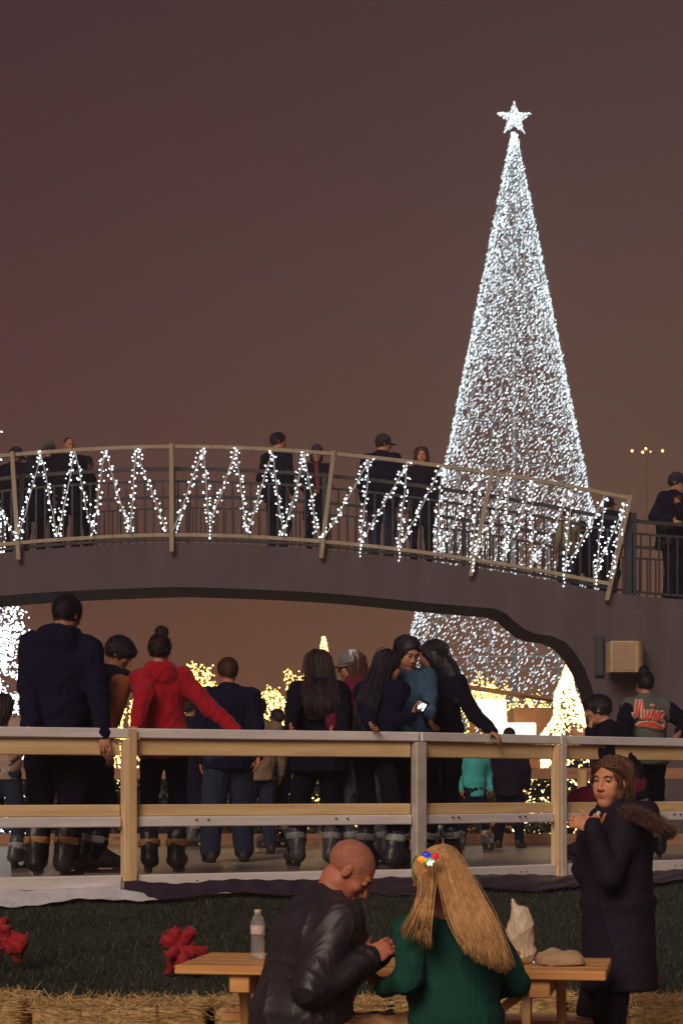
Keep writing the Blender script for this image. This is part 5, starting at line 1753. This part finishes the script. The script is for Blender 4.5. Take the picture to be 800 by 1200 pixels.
# ---------------- people on the bridge
bg_ = 'people crossing the footbridge'
def bp_(px, Y, label, H, yaw, **kw):
    X = (px - CX) * Y / FPX
    L = Vector((X, Y, deckz(X)))
    kw.setdefault('res', .012); kw.setdefault('shoes', SH()); kw.setdefault('skinm', S2m)
    return person(label, L, H, yaw=yaw, group=bg_, **kw)
bp_(17, 28.3, 'person in a dark cap looking down on the bridge at the left edge', 1.66, 30, head=(20, 18, 0), top=dict(mat=BLK, bulk=.05, len=.2), legs=dict(mat=BLK, bulk=.02), hair=dict(style='short', mat=HB, cap=dict(mat=fabric('dark cap', (.03, .025, .06)))), skinm=S4, seed=31)
bp_(58, 28.9, 'person in a grey knitted hat in the crowd at the left end of the bridge', 1.80, -20, girth=1.1, top=dict(mat=BLK, bulk=.05, len=.25), legs=dict(mat=BLK, bulk=.02), hair=dict(style='short', mat=HB, beanie=fabric('grey knit', (.10, .09, .09))), seed=32)
bp_(80, 28.2, 'bald-headed man in a black coat beside the grey knitted hat on the bridge', 1.72, 150, head=(0, 10, 0), girth=1.1, top=dict(mat=BLK, bulk=.05, len=.3), legs=dict(mat=BLK, bulk=.02), hair=dict(style='stubble', mat=HD), seed=33)
bp_(101, 28.7, 'person in black half hidden behind the bald-headed man on the bridge', 1.52, 70, top=dict(mat=BLK2, bulk=.05, len=.3), legs=dict(mat=BLK, bulk=.02), hair=dict(style='short', mat=HB), skinm=S4, seed=34)
bp_(38, 28.0, 'long-haired person on the bridge between the dark cap and the grey knitted hat', 1.48, 10, head=(10, 20, 0), girth=1.15, top=dict(mat=NAVY, bulk=.05, len=.3), legs=dict(mat=BLK, bulk=.02), hair=dict(style='long', mat=HB), skinm=S4, seed=35)
bp_(324, 28.6, 'dark-haired man in a black jacket standing alone on the bridge, looking right', 1.83, 40, head=(45, 4, 0), res=.010, top=dict(mat=BLK, bulk=.03, len=.16, collar=.06), legs=dict(mat=NAVY, bulk=.02), hair=dict(style='short', mat=HB, vol=1.03), skinm=S1, seed=36)
b5 = bp_(371, 28.5, 'woman in a knitted hat and dark coat with a red patterned front on the bridge', 1.66, 175, head=(0, 6, 0), res=.010, female=True, girth=1.05, top=dict(mat=BLK2, bulk=.04, len=.32), legs=dict(mat=BLK, bulk=.01), hair=dict(style='long', mat=HD, beanie=fabric('plum knit', (.05, .03, .06))), seed=37,
    lh=(.05, -.22, 1.02), rh=(-.06, -.24, .98))
shell('scarf', [Cap(b5['Nk'] + v3((0, -.12, -.02)), b5['chest'] + v3((.02, -.165, -.16)), .035, .045, k=.02), Cap(b5['Nk'] + v3((-.07, -.03, -.01)), b5['Nk'] + v3((.07, -.03, -.01)), .05, k=.03)], .010, fabric('red brown pattern', (.18, .04, .03)), b5['body'], fold=.006, freq=24)
b6 = bp_(446, 28.0, 'big man in a cap and glasses with his back turned, looking right on the bridge', 1.83, 15, lean=2, head=(62, 8, 0), res=.010, girth=1.28, top=dict(mat=NAVY, bulk=.05, len=.18, collar=.05, fold=.010), legs=dict(mat=DEN, bulk=.03), hair=dict(style='short', mat=HD, cap=dict(mat=fabric('brown cap', (.05, .03, .035)))), skinm=S1, seed=38)
m = MB()
hp_ = b6['hp']
for s in (-1, 1):
    q = [hp_(s * .032 + .022 * math.cos(t), .103, .01 + .016 * math.sin(t)) for t in np.linspace(0, 6.283, 13)]
    m.tube(q, .003, 5); m.tube([hp_(s * .054, .1, .012), hp_(s * .08, .0, .01)], .003, 5)
m.build('glasses', STEEL, b6['body'])
bp_(494, 28.1, 'young woman with long brown hair in a black coat on the bridge, facing us', 1.74, -165, head=(-12, 6, 0), res=.009, female=True, top=dict(mat=BLK2, bulk=.03, len=.3, fold=.008), legs=dict(mat=NAVY, bulk=.01), hair=dict(style='long', mat=HRD, length=.22, vol=1.03,
    fall=[(0, -.03, .0, .082, .06), (0, -.02, -.14, .11, .05), (0, .0, -.30, .115, .05)]), skinm=S1, seed=39, face=dict(brow=BROWD, lip=LIP))
bp_(665, 28.4, 'child in a red cap and pale vest on the sloping end of the bridge', 1.26, -30, head=(-20, 6, 0), res=.010, top=dict(mat=fabric('pale yellow vest', (.32, .27, .17)), bulk=.035, len=.14), legs=dict(mat=DEN, bulk=.02), hair=dict(style='short', mat=HD, cap=dict(mat=fabric('red cap', (.25, .03, .04)))), skinm=S2m, seed=40)
bp_(682, 28.9, 'person in dark clothes just behind the red-capped child on the bridge', 1.20, 20, top=dict(mat=BLK, bulk=.04, len=.3), legs=dict(mat=BLK, bulk=.02), hair=dict(style='short', mat=HB), skinm=S4, seed=45)
bp_(711, 28.3, 'person in dark cap and black coat where the lights on the bridge end', 1.50, 60, girth=1.15, top=dict(mat=NAVY, bulk=.06, len=.35), legs=dict(mat=BLK, bulk=.03), hair=dict(style='short', mat=HB, cap=dict(mat=fabric('dark cap', (.03, .025, .06)))), skinm=S4, seed=41)
b10 = bp_(787, 28.0, 'man in dark cap and coat holding a child at the right edge of the bridge', 1.88, 140, lean=3, head=(-25, 8, 0), res=.010, girth=1.3, top=dict(mat=NAVY, bulk=.05, len=.2, collar=.04, fold=.010), legs=dict(mat=NAVY, bulk=.03),
    lh=(.20, -.30, 1.08), rh=(-.08, -.34, 1.16), le=(.4, .3, -1), re=(-.6, -.1, -1), hair=dict(style='short', mat=HB, cap=dict(mat=fabric('dark cap', (.03, .025, .06)))), skinm=S1, seed=42)
Lb = Vector(b10['body'].location)
person('small child carried by the capped man at the right edge of the bridge', Lb + Vector((.04, -.30, .84)), .86, yaw=-60, seat=.30, lf=(-.08, .12), rf=(.08, .12), res=.010, lh=(-.05, -.10, .36), rh=(-.08, .08, .40), head=(0, 0, 8),
       top=dict(mat=BLK2, bulk=.025, len=.08), legs=dict(mat=DEN, bulk=.015), shoes=SH(), hair=dict(style='short', mat=HBR), skinm=S2m, group=bg_, seed=43)

# ---------------- foreground: bald man
L = Vector(((346 - CX) * 7.86 / FPX, 7.86, 0))
LEA = surf('black leather', (.026, .018, .026), .47, scale=(5, 5, 5), var=.25, bump=.0016, bscale=38, spec=.45)
CAMO = surf('tan camouflage', (.10, .035, .015), .85, scale=(9, 9, 9), var=.1, col2=(.40, .20, .08), detail=2, bump=.001, bscale=60)
man = person('bald man in a black leather jacket and tan camouflage trousers seated at the table', L, 1.80, yaw=70, lean=13, side=0, head=(22, 46, 0), neckf=.02, res=.0058, girth=1.16, seat=.565, belly=.03,
       rh=at(430, 1124, 7.72) - L, lh=at(443, 1118, 7.90) - L, re=(-.25, -.35, -1), le=(.1, .6, -1), lf=(-.26, .46, .13), rf=(.26, .42, .16),
       top=dict(mat=LEA, bulk=.040, len=.14, collar=.045, fold=.011, freq=9), legs=dict(mat=CAMO, bulk=.032), shoes=SH(), hair=dict(style='stubble', mat=surf('stubble', (.38, .145, .09), .8, scale=(60, 60, 60), var=.3)), skinm=S3, seed=51,
       face=dict(closed=1, brow=BROW, lip=S3), group='people at the picnic table',
       hpose={1: dict(dir=(.75, .25, .45), palm=(-.1, .8, -.5), curl=40), -1: dict(dir=(.4, -.5, .45), palm=(.3, -.2, -.8), curl=45)})
# neck roll and jacket collar flap
# ---------------- foreground: blonde woman in green
L = Vector(((537 - CX) * 7.80 / FPX, 7.80, 0))
GREEN = fabric('dark green sweater', (.008, .062, .046), .85, bump=.0015)
BLD = hairmat('blonde', (.50, .27, .11), (.68, .40, .18), streak=40, rough=.6)
wom = person('woman with long blonde hair and green sweater seated at the table, back turned', L, 1.63, yaw=-14, lean=11, side=-2, head=(-34, 30, -10), res=.0058, female=True, girth=1.22, seat=.56,
       lh=at(449, 1158, 7.86) - L, rh=at(560, 1165, 8.15) - L, le=(-.35, -.35, -1), re=(.8, -.2, -.8), lf=(-.12, .42), rf=(.14, .44),
       top=dict(mat=GREEN, bulk=.026, len=.16, fold=.013, freq=8, name='sweater', scoop=1.0), legs=dict(mat=NAVY, bulk=.015), shoes=SH(), hair=None, skinm=S2m, seed=52, group='people at the picnic table',
       hpose={-1: dict(dir=(-.55, .3, .5), palm=(.2, .2, -.9), curl=40)})
# hair: a shell to give the mass, then many fine locks laid over it
hp_ = wom['hp']; HcW = wom['Hc']; LW = np.array(L)
W_ = lambda px, py, Y: np.array(at(px, py, Y)) - LW
def guide(az, tips, lift=1.0, els=(78, 50, 22, -5)):
    """start at the crown, run down the skull at angle az (deg, 0 = back, + = right), then through tips"""
    a = R(az); pts_ = []
    for e in els:
        ee = R(e)
        r_ = math.sin(a) * math.cos(ee) * .090; f_ = -math.cos(a) * math.cos(ee) * .108 - .014; u_ = .036 + math.sin(ee) * .098
        pts_.append(hp_(r_ * lift, f_ * lift, u_ * (lift if u_ > 0 else 1)))
    return pts_ + tips
YH = 7.52
tips = [(-100, [W_(490, 1052, 7.60), W_(478, 1075, 7.62), W_(463, 1096, 7.66)]),
        (-66, [W_(500, 1062, 7.54), W_(499, 1090, 7.54), W_(500, 1114, 7.57)]),
        (-30, [W_(529, 1066, 7.58), W_(540, 1095, 7.52), W_(548, 1116, 7.50)]),
        (0, [W_(544, 1066, 7.56), W_(558, 1098, 7.50), W_(566, 1128, 7.48)]),
        (30, [W_(558, 1064, 7.55), W_(576, 1098, 7.49), W_(586, 1137, 7.48)]),
        (44, [W_(563, 1062, 7.57), W_(584, 1098, 7.51), W_(600, 1134, 7.51)])]
GD = [guide(a, t, 1.0, (78, 50, 22, -5) if a < -40 else (78, 48, 18)) for a, t in tips]
def lo_pass(gs, n, r0, seed, jit): return locks(wom['body'], gs, BLD, n, r0, seed, jit, parent=base, end=.24)
inner = [[p * .0 + (np.array(p) - HcW) * .97 + HcW for p in g] for g in GD]
base = shell('hair', [Ell(hp_(0, -.016, .036), (.084 * wom['k'], .103 * wom['k'], .093 * wom['k']), wom['MH'], k=.02), Ell(hp_(0, .105, -.03), (.068, .07, .09), wom['MH'], k=.012, op='s')]
             + [Cap(g[i], g[i + 1], .018, .016, k=.03) for g in (GD[2], GD[3], GD[4]) for i in range(1, len(g) - 2)], .008, BLD, wom['body'], it=2)
lo_pass(GD[0:2], 150, .0023, 1, .006)
lo_pass(GD[1:2] + [[np.array(p) + np.array([.012, 0, .004]) * (i > 2) for i, p in enumerate(GD[1])]], 150, .0023, 2, .004)
lo_pass(GD[2:], 4600, .0019, 3, .008)
lo_pass(GD[2:], 50, .0014, 4, .016)
# light-up bulb headband
HBN = empty('headband', L + Vector(hp_(0, 0, .12)))
put(HBN, 'novelty headband with oversized coloured Christmas bulbs on the blonde head', 'headband')
ho = -(Vector(L) + Vector(hp_(0, 0, .12)))
m = MB(); m.tube([Vector(hp_(.098 * math.cos(t), .012, .03 + .104 * math.sin(t))) + Vector(L) + ho for t in np.linspace(.1, 3.04, 20)], .004, 6); m.build('band', fabric('green band', (.02, .2, .05)), HBN)
for (px, py, col, nm, rx, rz_, em) in ((494.5, 1007, (.95, .38, .03), 'orange', .020, .014, 1), (499.5, 1002, (.01, .05, .75), 'blue', .018, .013, 1), (510, 1003.5, (.75, .01, .03), 'red', .015, .013, 1), (504, 1009, (.15, .8, .25), 'green', .009, .012, 1)):
    c = np.array(at(px, py, 7.68)) - np.array(HBN.location)
    bm_ = surf('bulb ' + nm, col, .25, var=.05, coat=.5); bb = bm_.node_tree.nodes['Principled BSDF']
    bb.inputs['Emission Color'].default_value = (*col, 1); bb.inputs['Emission Strength'].default_value = .45
    shell('bulb', [Ell(c, (rx, .013, rz_), k=.004), Cap(c, c * .5 + np.array(ho * 0) , .006, .004, k=.004)], .0028, bm_, HBN, it=1)
octa([tuple(np.array(at(503 + i * 1.1, 1010 + (i % 3) * 1.6 + (4 if i > 3 else 0) * -.5, 7.66)) - np.array(HBN.location)) for i in range(-2, 5)], [(0, 0, 1)] * 7, .006, .004, 'tiny_lights', emit('green led', (.6, 1, .6), 2.5), HBN)

# ---------------- foreground: woman in the parka
L = Vector(((724 - CX) * 9.5 / FPX, 9.5, 0))
PARK = fabric('dark parka', (.013, .008, .022), .8, bump=.0012, spec=.25)
pw = person('woman standing in a long dark parka with fur-edged hood, hand raised to her collar', L, 1.70, yaw=-100, lean=2, head=(-42, 5, -3), res=.0058, female=True, girth=1.12,
       lh=at(693, 968, 9.22) - L, rh=at(700, 975, 9.35) - L, le=(-.5, -.6, -1), re=(-.3, .6, -1), lf=(-.10, .0), rf=(.10, .03),
       top=dict(sb=.42, mat=PARK, bulk=.050, len=.34, hem=1.04, collar=.075, fold=.007, freq=8, name='parka'), legs=dict(mat=fabric('dark trousers', (.018, .012, .022)), bulk=.02), shoes=SH(),
       hair=dict(style='longside', mat=hairmat('brown loose', (.055, .024, .018), (.20, .09, .055), streak=110), vol=.97, locks=900, lr=.0017, hl=.112, az=(-70, -40, 0, 40, 62),
                 fall=[(-.0, -.045, .0, .07, .05), (.0, -.05, -.08, .068, .05), (.0, -.06, -.15, .055, .045)]), skinm=skin('rosy', (.64, .28, .165)), seed=53,
       face=dict(down=.6, gaze=-1, brow=BROW, lip=surf('lip rose', (.42, .12, .09), .4)),
       hpose={-1: dict(dir=(-.75, -.05, .22), palm=(.25, .75, -.3), curl=52), 1: dict(dir=(-.4, -.4, .5), curl=50)})
k_ = pw['k']; HM = np.array([pw['Rc'], pw['Fc'], pw['S2']])
hood = shell('hood', [Ell(pw['Nk'] - pw['Fc'] * .12 * k_ - UPV * .02, (.15, .10, .095), HM, k=.03), Ell(pw['Nk'] - pw['Fc'] * .05 * k_ - UPV * .0, (.12, .11, .06), HM, k=.03),
                      Ell(pw['hp'](0, -.02, -.02), (.085, .10, .12), pw['MH'], k=.01, op='s'),
                      Ell(pw['Nk'] - pw['Fc'] * .13 * k_ + UPV * .09, (.09, .07, .06), HM, k=.02, op='s')], .008, PARK, pw['body'], fold=.006, freq=14, seed=6)
hp3 = pw['hp']
for sd_ in (-1, 1):
    gs = []
    for f0 in (.082, .068, .045, .01, -.03, -.07):
        z0 = .128 - max(0, f0 - .02) * .75 - max(0, -f0) * .25
        gs.append([hp3(0.012, f0 * .92, z0), hp3(sd_ * .034, f0 * .95 - .006, z0 - .012), hp3(sd_ * .066, f0 * .75 - .018, .078 - max(0, f0) * .15), hp3(sd_ * .087, f0 * .35 - .026, .025),
                   hp3(sd_ * .088, -.030 + f0 * .15, -.035), hp3(sd_ * .080, -.042, -.10), hp3(sd_ * .066, -.05, -.165)])
    locks(pw['body'], gs, MATS['hair brown loose'], 620, .0021, 70 + sd_, .006)
# fur trim along the hood's edge, lying back over the near shoulder
path = [np.array(at(px, py, Y)) - np.array(L) for px, py, Y in ((728, 951, 9.32), (742, 953, 9.20), (757, 959, 9.16), (771, 968, 9.20), (783, 974, 9.32), (782, 972, 9.50), (770, 962, 9.66), (752, 954, 9.72))]
FURC = shell('fur_trim', [Cap(a, b, .020, .024, k=.02) for a, b in zip(path[:-1], path[1:])], .006, surf('fur base', (.05, .028, .022), .95), pw['body'], fold=.006, freq=40)
r_ = np.random.RandomState(3); n_ = 16000
seg_ = r_.randint(0, len(path) - 1, n_); t_ = r_.rand(n_)[:, None]; Pt = np.array(path)
c = Pt[seg_] * (1 - t_) + Pt[seg_ + 1] * t_
d = r_.normal(size=(n_, 3)); d /= np.linalg.norm(d, axis=1, keepdims=True); d = d + np.array([.25, 0, -.1]); d /= np.linalg.norm(d, axis=1, keepdims=True)
A = np.cross(d, r_.normal(size=(n_, 3))); A /= np.linalg.norm(A, axis=1, keepdims=True)
ln_ = (.028 + .03 * r_.rand(n_))[:, None]
tan_ = (Pt[seg_ + 1] - Pt[seg_]); tan_ /= np.linalg.norm(tan_, axis=1, keepdims=True)
TV = np.stack([c + d * .012 - A * .0011, c + d * .012 + A * .0011, c + d * ln_ + tan_ * .012], 1).reshape(-1, 3)
fm, fnt, fb_ = newmat('fur hairs'); gi = fnt.nodes.new('ShaderNodeNewGeometry'); gr_ = fnt.nodes.new('ShaderNodeValToRGB')
gr_.color_ramp.elements[0].color = (.03, .015, .015, 1); gr_.color_ramp.elements[1].color = (.26, .14, .09, 1)
fnt.links.new(gi.outputs['Random Per Island'], gr_.inputs[0]); fnt.links.new(gr_.outputs[0], fb_.inputs['Base Color']); fb_.inputs['Roughness'].default_value = .7
np_mesh('fur', TV, np.arange(n_ * 3).reshape(-1, 3), fm, FURC, smooth=False)
# white scarf edge at the collar
q0 = np.array(at(701, 953, 9.30)) - np.array(L); q1 = np.array(at(694, 966, 9.27)) - np.array(L)
shell('scarf', [Cap(q0, q1, .012, .009, k=.01)], .004, fabric('white scarf', (.6, .58, .56)), pw['body'], fold=.003, freq=40)
# ------------------------------------------------------------------ fog in the air
HZ = MB(); HZ.box((-60, -6, -1), (60, 175, 32))
hm = bpy.data.materials.new('haze'); hm.use_nodes = True
hn = hm.node_tree; hn.nodes.clear()
ho2 = hn.nodes.new('ShaderNodeOutputMaterial'); pv = hn.nodes.new('ShaderNodeVolumePrincipled')
pv.inputs['Density'].default_value = .005; pv.inputs['Color'].default_value = (.9, .9, .9, 1); pv.inputs['Anisotropy'].default_value = .55
hn.links.new(pv.outputs[0], ho2.inputs['Volume'])
hz = HZ.build('haze', hm); put(hz, kind='stuff')
scene.cycles.volume_bounces = 0
scene.cycles.max_bounces = 6
